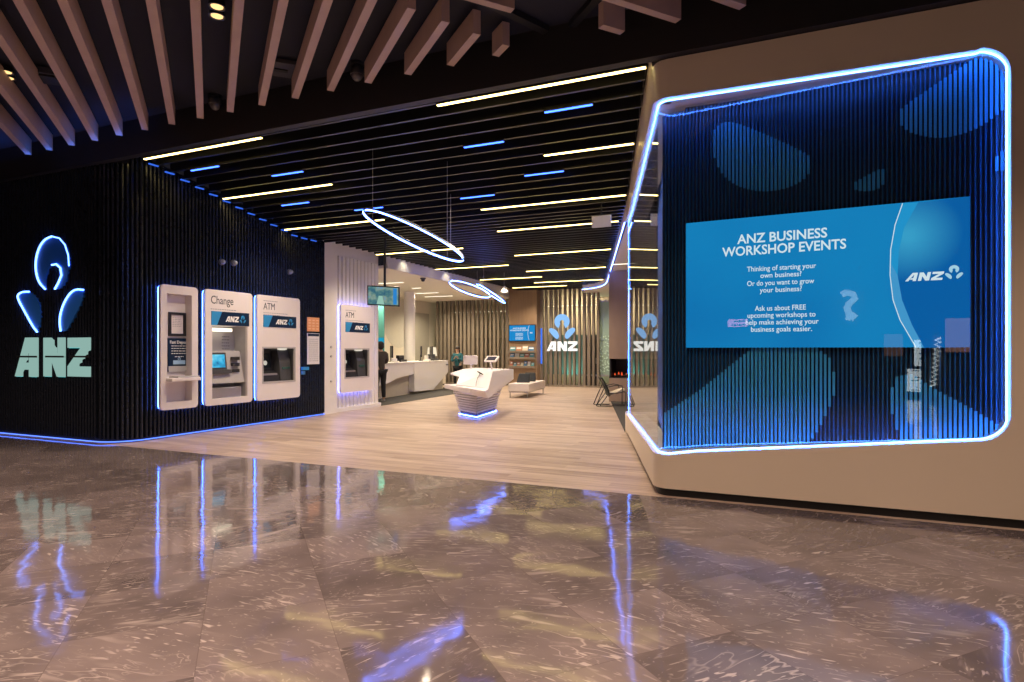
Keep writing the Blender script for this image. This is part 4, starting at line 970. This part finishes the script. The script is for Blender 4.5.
def tablet(lbl, x0, y0, x1, y1, ztop, yaw, tilt, facing):
    c = at_d((x0+x1)/2, (y0+y1)/2, 14.5); t = thing('tablet_stand', lbl, 'tablet', (c.x, c.y, 1.03), 'tablets standing on the service island')
    u = Vector((math.cos(yaw), math.sin(yaw), 0)); v = (Vector((0, 0, 1))*math.cos(tilt)+Vector((-u.y, u.x, 0))*math.sin(tilt)).normalized()
    fr = Fr(c, u, v)
    o = MB().prism(fr, [rrect(-.17, -.11, .17, .11, .03)], -.015, .015).obj('tablet', PINKW, t)
    if facing: MB().fbox(fr, -.12, .12, -.075, .075, .015, .018).obj('screen', mat('tablet_screen', (.06, .06, .09), .15), o)
    MB().tube([fr.p(0, -.02, -.02), fr.p(.01, -.10, -.03), Vector((c.x+.02, c.y, 1.0))], .022).obj('stem', PINKW, t, True)
    MB().lathe((c.x+.02, c.y, 1.0), [(.07, 0), (.06, .02), (.025, .03)]).obj('foot', PINKW, t, True)
tablet('white tablet seen from its back on the service island', 464.5, 356, 476.5, 364, 1.2, _A+.05, -.35, False)
tablet('white tablet showing its dark screen on the service island', 486.5, 356, 497, 362, 1.2, _A-.5, .95, True)
pn = thing('corded_pen', 'black pen with a curling cord lying on the island reading face', 'pen', ip(480, 374, 1.0))
a = at_d(477.5, 371.5, 13.15); b = at_d(483, 374.5, 13.05)
MB().tube([a, a+(b-a)*.5, b], [.012, .016, .008]).obj('barrel', BLK2, pn, True)
MB().tube([at_d(480, 373.5, 13.1), at_d(477.7, 378, 12.95), at_d(476.4, 382, 12.85), at_d(476, 386, 12.8)], .006, seg=5).obj('cord', BLK2, pn, True)
# ------------------------------------------------------------------ right: cream display case wrapped in blue light
FY = 6.45
def front_path(n=8):
    """Outer plan line of the case from the right end, round the corner, down the side: (x, y, nx, ny)."""
    pts = []
    for x in [3.4, 2.6, 1.95]+[1.95-.28*(1-math.cos(math.radians(a))) for a in ()]: pts.append((x, FY, 0, -1))
    return pts
side_d = Vector((-.292, 1, 0)).normalized(); side_n = Vector((-1, -.292, 0)).normalized()
CR = .20
# corner arc: tangent to the front line and to the side line
# centre lies CR inside of both
cen_y = FY+CR
corner = Vector((-1.15, FY, 0))
ang0 = math.atan2(-1, 0); ang1 = math.atan2(side_n.y, side_n.x)
# centre = intersection of lines offset by CR
tt = (CR-(Vector((0, CR, 0))).dot(-side_n))/( -side_n.x)
cc = Vector((corner.x+tt, cen_y, 0))
arc = []
a1 = ang1 if ang1 < ang0 else ang1-2*math.pi
for k in range(9):
    a = ang0+(a1-ang0)*k/8; arc.append(cc+Vector((math.cos(a), math.sin(a), 0))*CR)
sideEnd = Vector((DIAG(11.1), 11.1, 0))
ZB = lambda x: .435+(x+1.15)*.108
ZT = lambda x: 4.165-.008*(x+1.15)
RC = .24
XR = 1.865
fx = []
nfr = 20
xs = [XR-RC*(1-math.cos(math.radians(a))) for a in range(0, 91, 10)]
xs = sorted(set(xs), reverse=True)
def zb(x):
    if x > XR-RC: q = x-(XR-RC); return ZB(XR-RC)+RC-math.sqrt(max(0, RC*RC-q*q))
    return ZB(x)
def zt_(x):
    if x > XR-RC: q = x-(XR-RC); return ZT(0)-RC+math.sqrt(max(0, RC*RC-q*q))
    return ZT(x)
xs = [XR-RC+RC*math.sin(math.radians(a)) for a in range(90, -1, -9)]+[XR-RC-(XR-RC-arc[0].x)*k/10 for k in range(1, 10)]
def ztop_side(y): return 4.165-(y-6.45)*.075 if y < 10.2 else 3.884
outer = [(Vector((x, FY, 0)), Vector((0, -1, 0)), zb(x), zt_(x)) for x in xs]
outer += [(p, (p-cc).normalized(), ZB(-1.15), 4.165) for p in arc]
for k in range(1, 15):
    p = arc[-1]+(sideEnd-arc[-1])*k/14; outer.append((p, side_n, .435-.075*k/14, ztop_side(p.y)))
def band(name, lo, hi, m, depth=.36):
    mb = MB()
    rows = []
    for p, n, b, t in outer:
        a0, a1 = lo(p, b, t), hi(p, b, t); inn = p-n*depth
        if p.y <= FY+1e-3: inn = Vector((min(p.x, 9), FY+depth, 0))
        rows.append([mb.bm.verts.new((p.x, p.y, a0)), mb.bm.verts.new((p.x, p.y, a1)), mb.bm.verts.new((inn.x, inn.y, a1)), mb.bm.verts.new((inn.x, inn.y, a0))])
    for A_, B_ in zip(rows, rows[1:]):
        for i in range(4):
            try: mb.bm.faces.new((A_[i], A_[(i+1) % 4], B_[(i+1) % 4], B_[i]))
            except ValueError: pass
    mb.bm.faces.new(rows[0]); mb.bm.faces.new(rows[-1][::-1])
    return mb.obj(name, m, smooth=True)
def ceil_at(p): return 4.565 if p.y < 6.71 else CZ(p.y)+.16
struct(band('wall_right_base', lambda p, b, t: .085, lambda p, b, t: b, CREAM))
struct(band('wall_right_head', lambda p, b, t: t, lambda p, b, t: ceil_at(p), CREAM))
struct(MB().span((XR, FY, .085), (9, FY+.36, 4.565)).obj('wall_right', CREAM))
kb = MB(); rows = []
for p, n, b, t in outer: q = p-n*.05; rows.append((q.x, q.y))
kp = [(9, FY+.05)]+rows; inner = [(x+.1, y+.3) for x, y in kp]
for (a, b), (c, d), (e, f_), (g, h_) in zip(kp, kp[1:], inner, inner[1:]):
    kb.hexa([(a, b, 0), (c, d, 0), (g, h_, 0), (e, f_, 0)], [(a, b, .086), (c, d, .086), (g, h_, .086), (e, f_, .086)])
struct(kb.obj('baseboard_right', BLACK))
# neon line
loop = []
seq_top = [(p-n*.060, t) for p, n, b, t in outer]; seq_bot = [(p-n*.060, b) for p, n, b, t in outer]
loop = [Vector((p.x, p.y, t-.012)) for p, t in seq_top]
e0 = seq_top[-1]; e1 = seq_bot[-1]
loop += [Vector((e0[0].x, e0[0].y, e0[1]-(e0[1]-e1[1])*k/10)) for k in range(1, 10)]
loop += [Vector((p.x, p.y, b+.011)) for p, b in reversed(seq_bot)]
s_, e_ = loop[-1], loop[0]
loop += [s_+(e_-s_)*k/12 for k in range(1, 12)]
loop = [Vector((min(q.x, XR-.014), q.y, q.z)) for q in loop]
cl = []
for q in loop:
    if not cl or (q-cl[-1]).length > .004: cl.append(q)
nl = tag(MB().tube(cl, .0052, True, 8).obj('neon_line', NEON, smooth=True), 'continuous bright blue neon line framing the glass display case', 'neon light')
# ribbed display wall inside the case
pa, pb = Vector((-1.12, 6.86, 0)), Vector((2.05, 6.62, 0))
FP = Fr(pa, pb-pa); PL = (pb-pa).length
wall = thing('ribbed_display_wall', 'dark blue upright ribbed wall with pale petal shapes behind the glass', 'display wall', FP.p(PL/2, .35, 0))
RIBB = mat('blue_black_rib', (.012, .15, .36), .28, .0, spec=.6)
MB().fbox(FP, -.02, PL+.02, .3, 4.4, -.06, -.03).obj('backing', mat('case_backing', (.008, .022, .05), .5), wall)
RP = .0375
rm = MB(); a = .02; ribs_a = []
while a < PL: ribs_a.append(a); a += RP
for a in ribs_a:
    q = lambda z: [FP.p(a-.007, z, -.03), FP.p(a+.007, z, -.03), FP.p(a+.005, z, .0), FP.p(a-.005, z, .0)]
    rm.hexa(q(.3), q(4.4))
rm.obj('ribs', RIBB, wall)
PETM = mat('petal_film', (.07, .50, .88), .35, spec=.6)
Zb = lambda x, y: (640+x/2.667, 40+y/2.667)
pets = [smooth_loop([Zb(*q) for q in [(190, 270), (198, 235), (232, 214), (290, 232), (440, 298), (464, 325), (445, 370), (390, 398), (320, 406), (250, 388), (205, 342)]], 2),
        smooth_loop([Zb(*q) for q in [(558, 388), (600, 364), (652, 336), (658, 375), (632, 402), (580, 404)]], 2),
        smooth_loop([Zb(*q) for q in [(684, 205), (695, 182), (800, 110), (925, 26), (992, 20), (992, 165), (940, 210), (880, 246), (800, 264), (730, 252), (698, 232)]], 1),
        smooth_loop([Zb(*q) for q in [(940, 340), (945, 315), (975, 288), (995, 286), (995, 342), (955, 352)]], 1),
        [(657, 456), (657, 418), (700, 390), (756, 345), (800, 335), (830, 358), (836, 380), (833.6, 397), (828, 410), (819, 429), (808, 445), (780, 452)],
        [(904, 446), (896, 428), (891, 410), (890, 392), (897, 376), (912, 374), (935, 389), (974, 410), (1000, 426), (1012, 434), (1005, 446), (975, 450)]]
for pl in pets:
    lp = [FP.inv(x, y) for x, y in pl]; m = MB(); cnt = 0
    for a in ribs_a:
        zz = []
        for i in range(len(lp)):
            (x0, z0), (x1, z1) = lp[i], lp[(i+1) % len(lp)]
            if (x0-a)*(x1-a) < 0: zz.append(z0+(z1-z0)*(a-x0)/(x1-x0))
        zz.sort()
        for z0, z1 in zip(zz[::2], zz[1::2]):
            z0 = max(z0, .32); z1 = min(z1, 4.38)
            if z1 > z0: m.fbox(FP, a-.0115, a+.0115, z0, z1, -.004, .006); cnt += 1
    m.obj('petal_pattern', PETM, wall)
# screen
scf = FP.moved(0, 0, .05)
TL, TR, BR_, BL_ = (scf.inv(*q) for q in ((686, 222), (970, 198), (970, 348), (686, 347)))
A0, A1 = (TL[0]+BL_[0])/2, (TR[0]+BR_[0])/2; B0, B1 = (BL_[1]+BR_[1])/2, (TL[1]+TR[1])/2
scr = thing('display_screen', 'wide blue advertising screen with white lettering inside the glass case', 'screen', scf.p((A0+A1)/2, B0, 0))
o = MB().fbox(scf, A0, A1, B0, B1, -.045, -.002).obj('casing', BLK2, scr)
def screen_mat():
    m, nt, out = nodes_of('screen_picture'); L = nt.links.new
    tc = N(nt, 'ShaderNodeTexCoord'); n1 = N(nt, 'ShaderNodeTexNoise'); n1.inputs['Scale'].default_value = .9; n1.inputs['Detail'].default_value = 1; L(tc.outputs['Object'], n1.inputs['Vector'])
    c = mixc(nt, n1.outputs['Fac'], (.005, .165, .48), (.012, .30, .64))
    e = N(nt, 'ShaderNodeEmission'); L(c, e.inputs['Color']); e.inputs['Strength'].default_value = .95; L(e.outputs[0], out.inputs[0]); return m
MB().fbox(scf, A0, A1, B0, B1, -.002, .002).obj('screen', screen_mat(), scr)
W_, H_ = A1-A0, B1-B0
def sp_(x, y): return scf.inv(x, y)
ARC1 = [(902.5, 203.5), (895, 225), (890.6, 250), (890, 275), (893, 300), (900, 320), (916, 347.5)]
ARC2 = [(918, 202.5), (904, 228), (899, 250), (897.5, 275), (899, 296), (906, 318), (924, 347.8)]
ar1 = [sp_(*q) for q in ARC1]; ar2 = [sp_(*q) for q in ARC2]
# the paler crescent between the arcs, and the sky-like field on the right
MB().prism(scf, [ar1+ar2[::-1]], .002, .003).obj('picture_crescent', glow('crescent', (.02, .34, .70), .95), scr)
def field_mat():
    m, nt, out = nodes_of('screen_field'); L = nt.links.new
    c = sp_(908, 236); wp = scf.p(*c)
    g = N(nt, 'ShaderNodeNewGeometry'); dist = N(nt, 'ShaderNodeVectorMath', operation='DISTANCE'); tc = N(nt, 'ShaderNodeTexCoord'); L(tc.outputs['Object'], dist.inputs[0]); dist.inputs[1].default_value = wp
    rp = N(nt, 'ShaderNodeValToRGB'); L(dist.outputs['Value'], rp.inputs['Fac'])
    rp.color_ramp.elements[0].color = (.05, .40, .68, 1); rp.color_ramp.elements[1].color = (.004, .13, .43, 1); rp.color_ramp.elements[1].position = .42
    rp.color_ramp.elements[0].position = .04
    e = N(nt, 'ShaderNodeEmission'); L(rp.outputs[0], e.inputs['Color']); e.inputs['Strength'].default_value = .95; L(e.outputs[0], out.inputs[0]); return m
MB().prism(scf, [ar2+[(A1, B0), (A1, B1)]], .002, .0035).obj('picture_field', field_mat(), scr)
SW = glow('screen_white', (.80, .90, .96), .95)
MB().tube([scf.p(*q, .004) for q in ar1], .004, seg=5).obj('picture_arc', SW, scr)
MB().prism(scf, [[sp_(890, 262), sp_(890, 285), sp_(896, 309), sp_(906, 330), sp_(916, 347), sp_(924, 347.5), sp_(912, 325), sp_(902, 300), sp_(897.5, 275)]], .0035, .0045).obj('picture_sheen', glow('sheen', (.07, .36, .70), .95), scr)
def line(mb, txt, cx, cyb, pxw, capx, bold):
    a, b = sp_(cx, cyb); a0, _ = sp_(cx-pxw/2, cyb); a1_, _ = sp_(cx+pxw/2, cyb); _, b2 = sp_(cx, cyb-capx)
    words(mb, scf, txt, (a0+a1_)/2, b, (b2-b)/.69, 'CENTER', bold, .001, width=a1_-a0, c=.003)
m = MB()
line(m, 'ANZ BUSINESS', 782.5, 240.5, 90, 9.2, .018); line(m, 'WORKSHOP EVENTS', 784.5, 252.5, 124, 9.2, .018)
for txt, cx, cyb, wpx in (('Thinking of starting your', 781.5, 269.8, 69), ('own business?', 781, 277, 41), ('Or do you want to grow', 780.5, 284.6, 67), ('your business?', 781, 291.8, 42),
                          ('Ask us about FREE', 780.5, 310.2, 51), ('upcoming workshops to', 781.5, 317.2, 68), ('help make achieving your', 782, 324.2, 73), ('business goals easier.', 781.5, 331.4, 61)):
    line(m, txt, cx, cyb, wpx, 5.0, .008)
m.obj('lettering', SW, scr)
l0, l1 = sp_(905, 281.5), sp_(942, 271.5)
letters(MB(), scf, l0[0], l0[1], l1[0]-l0[0], l1[1]-l0[1], .0035, .006, .22).obj('logo_letters', SW, scr)
f0, f1 = sp_(944.5, 279.5), sp_(963.5, 264.5)
flower(MB(), scf, f0[0], f0[1], f1[0]-f0[0], f1[1]-f0[1], .0035, .006).obj('logo_flower', glow('logo_flower_pale', (.45, .72, .88), .95), scr)
# glass panes
fg = FP.moved(0, 0, .11)
w = struct(MB().fbox(fg, -.03, PL-.06, .44, 4.15, 0, .008).obj('window_2', GLASS), 'front glass of the display case')
sdir = (sideEnd-arc[-1]).normalized(); p0 = arc[-1]+side_n*(-.06); p1 = sideEnd+side_n*(-.06)
FS = Fr(p1, p0-p1)
gl = MB(); Ls = (p0-p1).length
gl.prism(FS, [[(0, .36), (Ls-.02, .43), (Ls-.02, 4.15), (Ls-(10.2-6.45)*1.04, 3.88), (0, 3.88)]], 0, .008)
struct(gl.obj('window_3', GLASS), 'side glass of the display case')
# dark inside of the case
ins = MB(); q0 = pa+Vector((0, .12, 0)); q1 = sideEnd+Vector((.55, .1, 0))
ins.hexa([(q0.x+.02, q0.y, .1), (q0.x+.12, q0.y, .1), (q1.x+.1, q1.y, .1), (q1.x, q1.y, .1)], [(q0.x+.02, q0.y, 4.6), (q0.x+.12, q0.y, 4.6), (q1.x+.1, q1.y, 4.6), (q1.x, q1.y, 4.6)])
struct(ins.obj('wall_case_inside', mat('case_inside', (.012, .025, .05), .4)))
struct(MB().hexa([(sideEnd.x, 11.1, 0), (sideEnd.x+.6, 11.1, 0), (sideEnd.x+.6, 11.2, 0), (sideEnd.x, 11.2, 0)], [(sideEnd.x, 11.1, .39), (sideEnd.x+.6, 11.1, .39), (sideEnd.x+.6, 11.2, .39), (sideEnd.x, 11.2, .39)]).obj('wall_case_end', CREAM))
# lower ceiling right of the slanting edge with its light line
ed = [(DIAG(y), y) for y in (11.1, 14, 17, 20, 20.6)]+[(-5.55, 21.3), (-5.8, 21.8), (-6.2, 22.3), (-6.8, 22.7), (-7.2, 24.1)]
sp2 = MB().prism(Fr((0, 0, 3.88), (1, 0, 0), (0, 1, 0)), [ed+[(-7.2, 26.4), (4.5, 26.4), (4.5, 11.1)]], 0, .06)
for a, b in zip(ed, ed[1:]):
    sp2.hexa([(a[0]+.04, a[1], 3.88), (a[0], a[1], 3.88), (b[0], b[1], 3.88), (b[0]+.04, b[1], 3.88)], [(a[0]+.04, a[1], 4.3), (a[0], a[1], 4.3), (b[0], b[1], 4.3), (b[0]+.04, b[1], 4.3)])
struct(sp2.obj('ceiling_lounge', SOFFIT))
tag(MB().tube([(x-.012, y, 3.875) for x, y in ed[:-1]], .010, seg=6).obj('neon_line', BLUE, smooth=True), 'blue neon line along the slanting ceiling edge past the display case', 'neon light')
p = on_z(624, 263.5, 3.88)
t = thing('linear_light', 'white light strip in the low ceiling before the fireplace column', 'ceiling light', p)
MB().box(p, (.7, .08, .02)).obj('frame', WHITE, t); MB().box(p+Vector((0, 0, -.012)), (.66, .06, .012)).obj('diffuser', WARMWH, t)
struct(MB().span((4.5, 6.8, 0), (4.7, 27, 4.6)).obj('wall_far_right', CREAM))
# ------------------------------------------------------------------ people
def skin(verts, edges, rad, sub=2):
    me = bpy.data.meshes.new('t'); me.from_pydata(verts, edges, []); o = bpy.data.objects.new('t', me); COL.objects.link(o)
    o.modifiers.new('s', 'SKIN'); sd = o.modifiers.new('d', 'SUBSURF'); sd.levels = sub; sd.render_levels = sub
    for i, r in enumerate(rad):
        v = me.skin_vertices[0].data[i]; v.radius = (r, r) if isinstance(r, float) else r; v.use_root = (i == 0)
    bpy.context.view_layer.update()
    res = bpy.data.meshes.new_from_object(o.evaluated_get(bpy.context.evaluated_depsgraph_get()))
    bpy.data.objects.remove(o); bpy.data.meshes.remove(me)
    return res
def person(label, loc, face, hgt, top, legs, shoes, hair, arms, longhair=False):
    """face: heading angle; local x forward, y left. arms: two lists of (elbow, wrist, finger direction)."""
    M = Matrix.Translation(loc) @ Matrix.Rotation(face, 4, 'Z') @ Matrix.Scale(hgt/1.75, 4)
    root = thing('person', label, 'person', loc, None)
    V = [(0, 0, .95), (0, 0, 1.10), (.0, 0, 1.28), (-.01, 0, 1.42), (0, 0, 1.50), (.015, 0, 1.57), (.02, 0, 1.645), (.015, 0, 1.70)]
    Rr_ = [(.15, .115), (.135, .10), (.155, .115), (.13, .09), .055, .075, .088, .06]
    E_ = [(i, i+1) for i in range(7)]
    def add(p, r, to):
        V.append(p); Rr_.append(r); E_.append((to, len(V)-1)); return len(V)-1
    for s, (el, wr, fd) in zip((1, -1), arms):
        a = add((-.01, s*.17, 1.41), .062, 3); a = add(el, .045, a); a = add(wr, .03, a); f = Vector(fd).normalized()
        add(tuple(Vector(wr)+f*.07), (.036, .020), a)
        h = add((0, s*.095, .90), .095, 0); k = add((.03, s*.105, .50), .058, h); c = add((-.005, s*.105, .30), .05, k); an = add((-.02, s*.105, .09), .036, c); add((.11, s*.12, .04), .032, an)
    body = MB().add(skin(V, E_, Rr_))
    for s, (el, wr, fd) in zip((1, -1), arms):
        f = Vector(fd).normalized(); sd = f.cross(Vector((0, 0, 1))).normalized() if abs(f.z) < .9 else Vector((0, 1, 0)); dn = Vector((0, 0, -1))
        pc = Vector(wr)+f*.075
        for k in range(4):
            b0 = pc+sd*(-.027+.018*k); ln = (.062, .075, .07, .055)[k]
            body.add(skin([tuple(b0), tuple(b0+f*ln*.5+dn*.006), tuple(b0+f*ln+dn*.025)], [(0, 1), (1, 2)], [.0095, .009, .0075], 1))
        tb = Vector(wr)+f*.035-sd*.03*s
        body.add(skin([tuple(tb), tuple(tb-sd*.025*s+f*.025), tuple(tb-sd*.03*s+f*.055)], [(0, 1), (1, 2)], [.011, .0095, .008], 1))
    body.ball((.115, 0, 1.63), (.016, .012, .018), 8)                      # nose
    for s in (1, -1): body.ball((.01, s*.088, 1.63), (.018, .012, .03), 8)  # ears
    def put(mb, nm, m):
        mb.bm.transform(M); o = mb.obj(nm, m, root, True); return o
    bo = put(body, 'body', mat('skin_tone', (.52, .32, .22), .55))
    eyes = MB()
    for s in (1, -1): eyes.ball((.100, s*.032, 1.652), (.008, .012, .008), 8)
    put(eyes, 'eyes', mat('eye_dark', (.03, .02, .02), .3))
    put(MB().ball((.103, 0, 1.59), (.008, .024, .007), 8), 'mouth', mat('lip', (.40, .16, .14), .5))
    hr = MB().ball((-.012, 0, 1.685), (.108, .102, .095), 18)
    hr.ball((-.045, 0, 1.62), (.075, .095, .09), 14)
    if longhair: hr.ball((-.06, 0, 1.50), (.06, .10, .16), 14); hr.ball((-.01, .085, 1.55), (.045, .03, .12), 10); hr.ball((-.01, -.085, 1.55), (.045, .03, .12), 10)
    put(hr, 'hair', hair)
    tv = [(0, 0, .88), (0, 0, 1.10), (0, 0, 1.28), (-.01, 0, 1.42), (0, 0, 1.49)]; tr = [(.185, .14), (.16, .125), (.175, .135), (.15, .11), .075]; te = [(0, 1), (1, 2), (2, 3), (3, 4)]
    for s, (el, wr, fd) in zip((1, -1), arms):
        n0 = len(tv); tv += [(-.01, s*.175, 1.415), el, tuple(Vector(el)+(Vector(wr)-Vector(el))*.88)]; tr += [.08, .062, .048]; te += [(3, n0), (n0, n0+1), (n0+1, n0+2)]
    put(MB().add(skin(tv, te, tr)), 'jacket', top)
    lv = [(0, 0, .97)]; lr = [(.155, .125)]; le = []
    for s in (1, -1):
        n0 = len(lv); lv += [(0, s*.095, .88), (.03, s*.105, .50), (-.01, s*.105, .10)]; lr += [.11, .075, .06]; le += [(0, n0), (n0, n0+1), (n0+1, n0+2)]
    put(MB().add(skin(lv, le, lr)), 'trousers', legs)
    for s in (1, -1):
        put(MB().add(skin([(-.045, s*.107, .05), (.04, s*.112, .05), (.14, s*.12, .04)], [(0, 1), (1, 2)], [.048, .046, .04], 2)), 'shoe', shoes)
    return root
ml = at_d(380.4, 350, 17.9); ml.z = 0
person('person in a dark grey jumper and black trousers standing at the teller counter', ml, math.radians(150), 1.76, mat('grey_brown_knit', (.05, .042, .036), .9), mat('black_cloth', (.010, .010, .012), .9), mat('pale_shoe', (.40, .38, .36), .6), mat('black_hair', (.012, .010, .010), .6),
       [((.08, .24, 1.16), (.30, .16, 1.14), (1, -.2, 0)), ((.08, -.24, 1.16), (.30, -.16, 1.14), (1, .2, 0))])
wl = at_d(457.5, 350, 24.2); wl.z = 0
person('person with long dark hair in a teal jacket behind the far counter end', wl, math.radians(-75), 1.66, mat('teal_cloth', (.025, .13, .16), .85), mat('black_cloth2', (.012, .012, .014), .9), BLK2, mat('dark_brown_hair', (.020, .012, .010), .6),
       [((.10, .20, 1.15), (.26, .06, 1.28), (.5, -.2, .6)), ((.12, -.20, 1.14), (.27, -.05, 1.27), (.5, .3, .5))], True)
# ------------------------------------------------------------------ what stands across the mall, behind the viewer
struct(MB().span((-16, -11.2, 0), (9, -11, 5.2)).obj('wall_opposite', mat('opposite_wall', (.10, .08, .07), .7)))
struct(MB().span((-16.2, -11, 0), (-16, 6.5, 5.2)).obj('wall_mall_end', mat('mall_end', (.06, .055, .06), .7)))
struct(MB().span((9, -11, 0), (9.2, 6.8, 5.2)).obj('wall_mall_right', mat('mall_end2', (.10, .08, .07), .7)))
OY = -10.98
FGr = FP.moved(0, 0, .118)
def mirrored(x, y):
    a, b = FGr.inv(x, y); q = FGr.p(a, b); d = ray(x, y).normalized(); d = d-FGr.n*2*d.dot(FGr.n)
    t = (OY-q.y)/d.y; return q+d*t
FO = Fr((0, OY, 0), (-1, 0, 0))
def op(x, y):
    q = mirrored(x, y); return (-q.x, q.z)
def orect(lbl, name, cat, x0, y0, x1, y1, m, bars=0):
    (a0, b0), (a1, b1) = op(x0, y1), op(x1, y0); a0, a1 = min(a0, a1), max(a0, a1); b0, b1 = min(b0, b1), max(b0, b1); b0 = max(b0, .15)
    t = thing(name, lbl, cat, FO.p((a0+a1)/2, b0, 0))
    MB().fbox(FO, a0-.06, a1+.06, b0-.06, b1+.06, .0, .05).obj('surround', BLK2, t)
    MB().fbox(FO, a0, a1, b0, b1, .05, .06).obj('lit_face', m, t)
    if bars:
        mb = MB(); st = (b1-b0)/bars
        for k in range(bars): mb.fbox(FO, a0+.05, a1-.12-.1*(k % 3), b0+st*(k+.3), b0+st*(k+.6), .06, .065)
        mb.obj('dark_bands', BLK2, t)
orect('lit pink shop window across the mall, seen only mirrored in the case glass', 'shop_window', 'shop window', 945, 318, 970, 352, glow('pink_window', (1.0, .48, .36), 1.3))
orect('wide dim shop window across the mall, mirrored below the screen', 'shop_window', 'shop window', 884, 334, 903, 356, glow('dim_window', (1.0, .5, .36), .6))
orect('upright white lit sign board with dark bands across the mall', 'lit_sign', 'sign', 907, 369, 921, 400, glow('white_sign', (.85, .95, 1.0), 5.0), 7)
orect('narrow white lit sign board across the mall, beside the banded one', 'lit_sign', 'sign', 914, 340, 921, 366, glow('white_sign', (.85, .95, 1.0), 5.0), 5)
orect('small pink lit sign across the mall, mirrored in the screen', 'lit_sign', 'sign', 728, 319, 748, 327, glow('pink_sign', (1.0, .45, .75), 4.5), 2)
t = thing('lit_emblem', 'white lit curling emblem on the shopfront across the mall', 'sign', FO.p(*op(850, 318)))
MB().tube([FO.p(*op(x, y), .12) for x, y in ((842, 295), (846, 293), (853, 294), (855, 299), (850, 303), (847, 308), (849, 313), (855, 316), (852, 318), (846, 317))], .11, seg=8).obj('emblem_tube', glow('white_emblem', (.8, 1.0, 1.0), 2.8), t, True)
t = thing('lit_script_sign', 'curling white lit script line on the shopfront across the mall', 'sign', FO.p(*op(935, 388)))
MB().tube([FO.p(*op(933+(3.0 if k % 2 else -3.0)+k*.25, 386-2.3*k), .06) for k in range(22)], .035, seg=6).obj('script_tube', glow('white_script', (.9, 1.0, 1.0), 5.0), t, True)
# ------------------------------------------------------------------ lights
def area(name, loc, size, power, col, rot=(0, 0, 0), spread=180, sy=None):
    l = bpy.data.lights.new(name, 'AREA'); l.energy = power; l.color = col; l.size = size
    if sy: l.shape = 'RECTANGLE'; l.size_y = sy
    l.spread = math.radians(spread)
    o = bpy.data.objects.new(name, l); COL.objects.link(o); o.location = loc; o.rotation_euler = rot
    return o
def spot(name, loc, power, col, size=100, blend=.8, rad=.06, to=None):
    l = bpy.data.lights.new(name, 'SPOT'); l.energy = power; l.color = col; l.spot_size = math.radians(size); l.spot_blend = blend; l.shadow_soft_size = rad
    o = bpy.data.objects.new(name, l); COL.objects.link(o); o.location = loc
    if to is not None: o.rotation_euler = (Vector(to)-Vector(loc)).to_track_quat('-Z', 'Y').to_euler()
    return o
MW = (1.0, .71, .54)
for x in (-11, -7.6, -4.2, -.8, 2.6):
    for y, e in ((-3.2, 740), (.2, 800), (3.4, 440)): spot('mall_downlight', (x, y, 4.78), e, MW, 125, .9, .07)
SWm = (1.0, .80, .58)
for x, y in ((-3.0, 7.9), (-7.4, 7.7), (-8.3, 9.2), (-5.6, 9.2), (-3.2, 9.2), (-8.4, 12.4), (-6.0, 12.4), (-3.8, 12.4), (-8.6, 16), (-6.6, 16), (-5.2, 16), (-8.8, 19.6), (-7.2, 19.6), (-8.9, 22.6), (-7.4, 22.6)):
    spot('shop_fill_spot', (x, y, CZ(y)-.02), 310, SWm, 130, .9, .06)  # added fill for the shop interior; nearest ones brighten case side and machines
for x, y in ((-12.6, 14), (-12.4, 17), (-12.6, 20), (-13.2, 22.8), (-11.5, 22.6), (-11, 18.5)): spot('teller_downlight', (x, y, 3.7), 300, (1, .82, .56), 150, .9, .06)
for y in (14.6, 17.2, 20.0): spot('scallop_light', (-9.25-.03*(y-11), y, 4.02), 5, (1, .88, .66), 110, .6, .03, to=(-10.0, y, 3.4))
for x in (-13, -11.8, -10.6, -8.4, -7.2): area('slat_back_light', (x, 25.4, 3.9), .5, 40, (1, .86, .62), (math.radians(25), 0, 0))
for x in (-8.2, -7.2): area('teal_back_light', (x, 25.2, .4), .5, 9, (.35, 1.0, .8), (math.radians(160), 0, 0))
for x, y in ((-2.5, 14), (-3.2, 19), (-5.2, 23)): spot('lounge_downlight', (x, y, 3.84), 200, SWm, 140, .9, .06)
area('blue_wall_uplight', (-10.9, 6.15, 4.68), 4.5, 6, (.04, .18, 1.0), (math.radians(205), 0, 0), 150, .06)
w = bpy.data.worlds.new('world'); SC.world = w; w.use_nodes = True
w.node_tree.nodes['Background'].inputs[0].default_value = (.10, .09, .12, 1); w.node_tree.nodes['Background'].inputs[1].default_value = .10
# ------------------------------------------------------------------ camera
cam = bpy.data.cameras.new('camera'); cam.sensor_width = 36; cam.sensor_fit = 'HORIZONTAL'; cam.lens = 36*FL/1024; cam.shift_y = (HY-341)/1024
co = bpy.data.objects.new('camera', cam); COL.objects.link(co); co.location = CAM; co.rotation_euler = (math.radians(90), 0, _A)
cam.clip_start = .05; SC.camera = co
SC.view_settings.view_transform = 'Standard'; SC.view_settings.look = 'None'; SC.view_settings.gamma = 1; SC.view_settings.exposure = 0.0
try: SC.view_settings.use_curve_mapping = False
except Exception: pass
SC.cycles.max_bounces = 8; SC.cycles.transparent_max_bounces = 12; SC.cycles.sample_clamp_indirect = 6
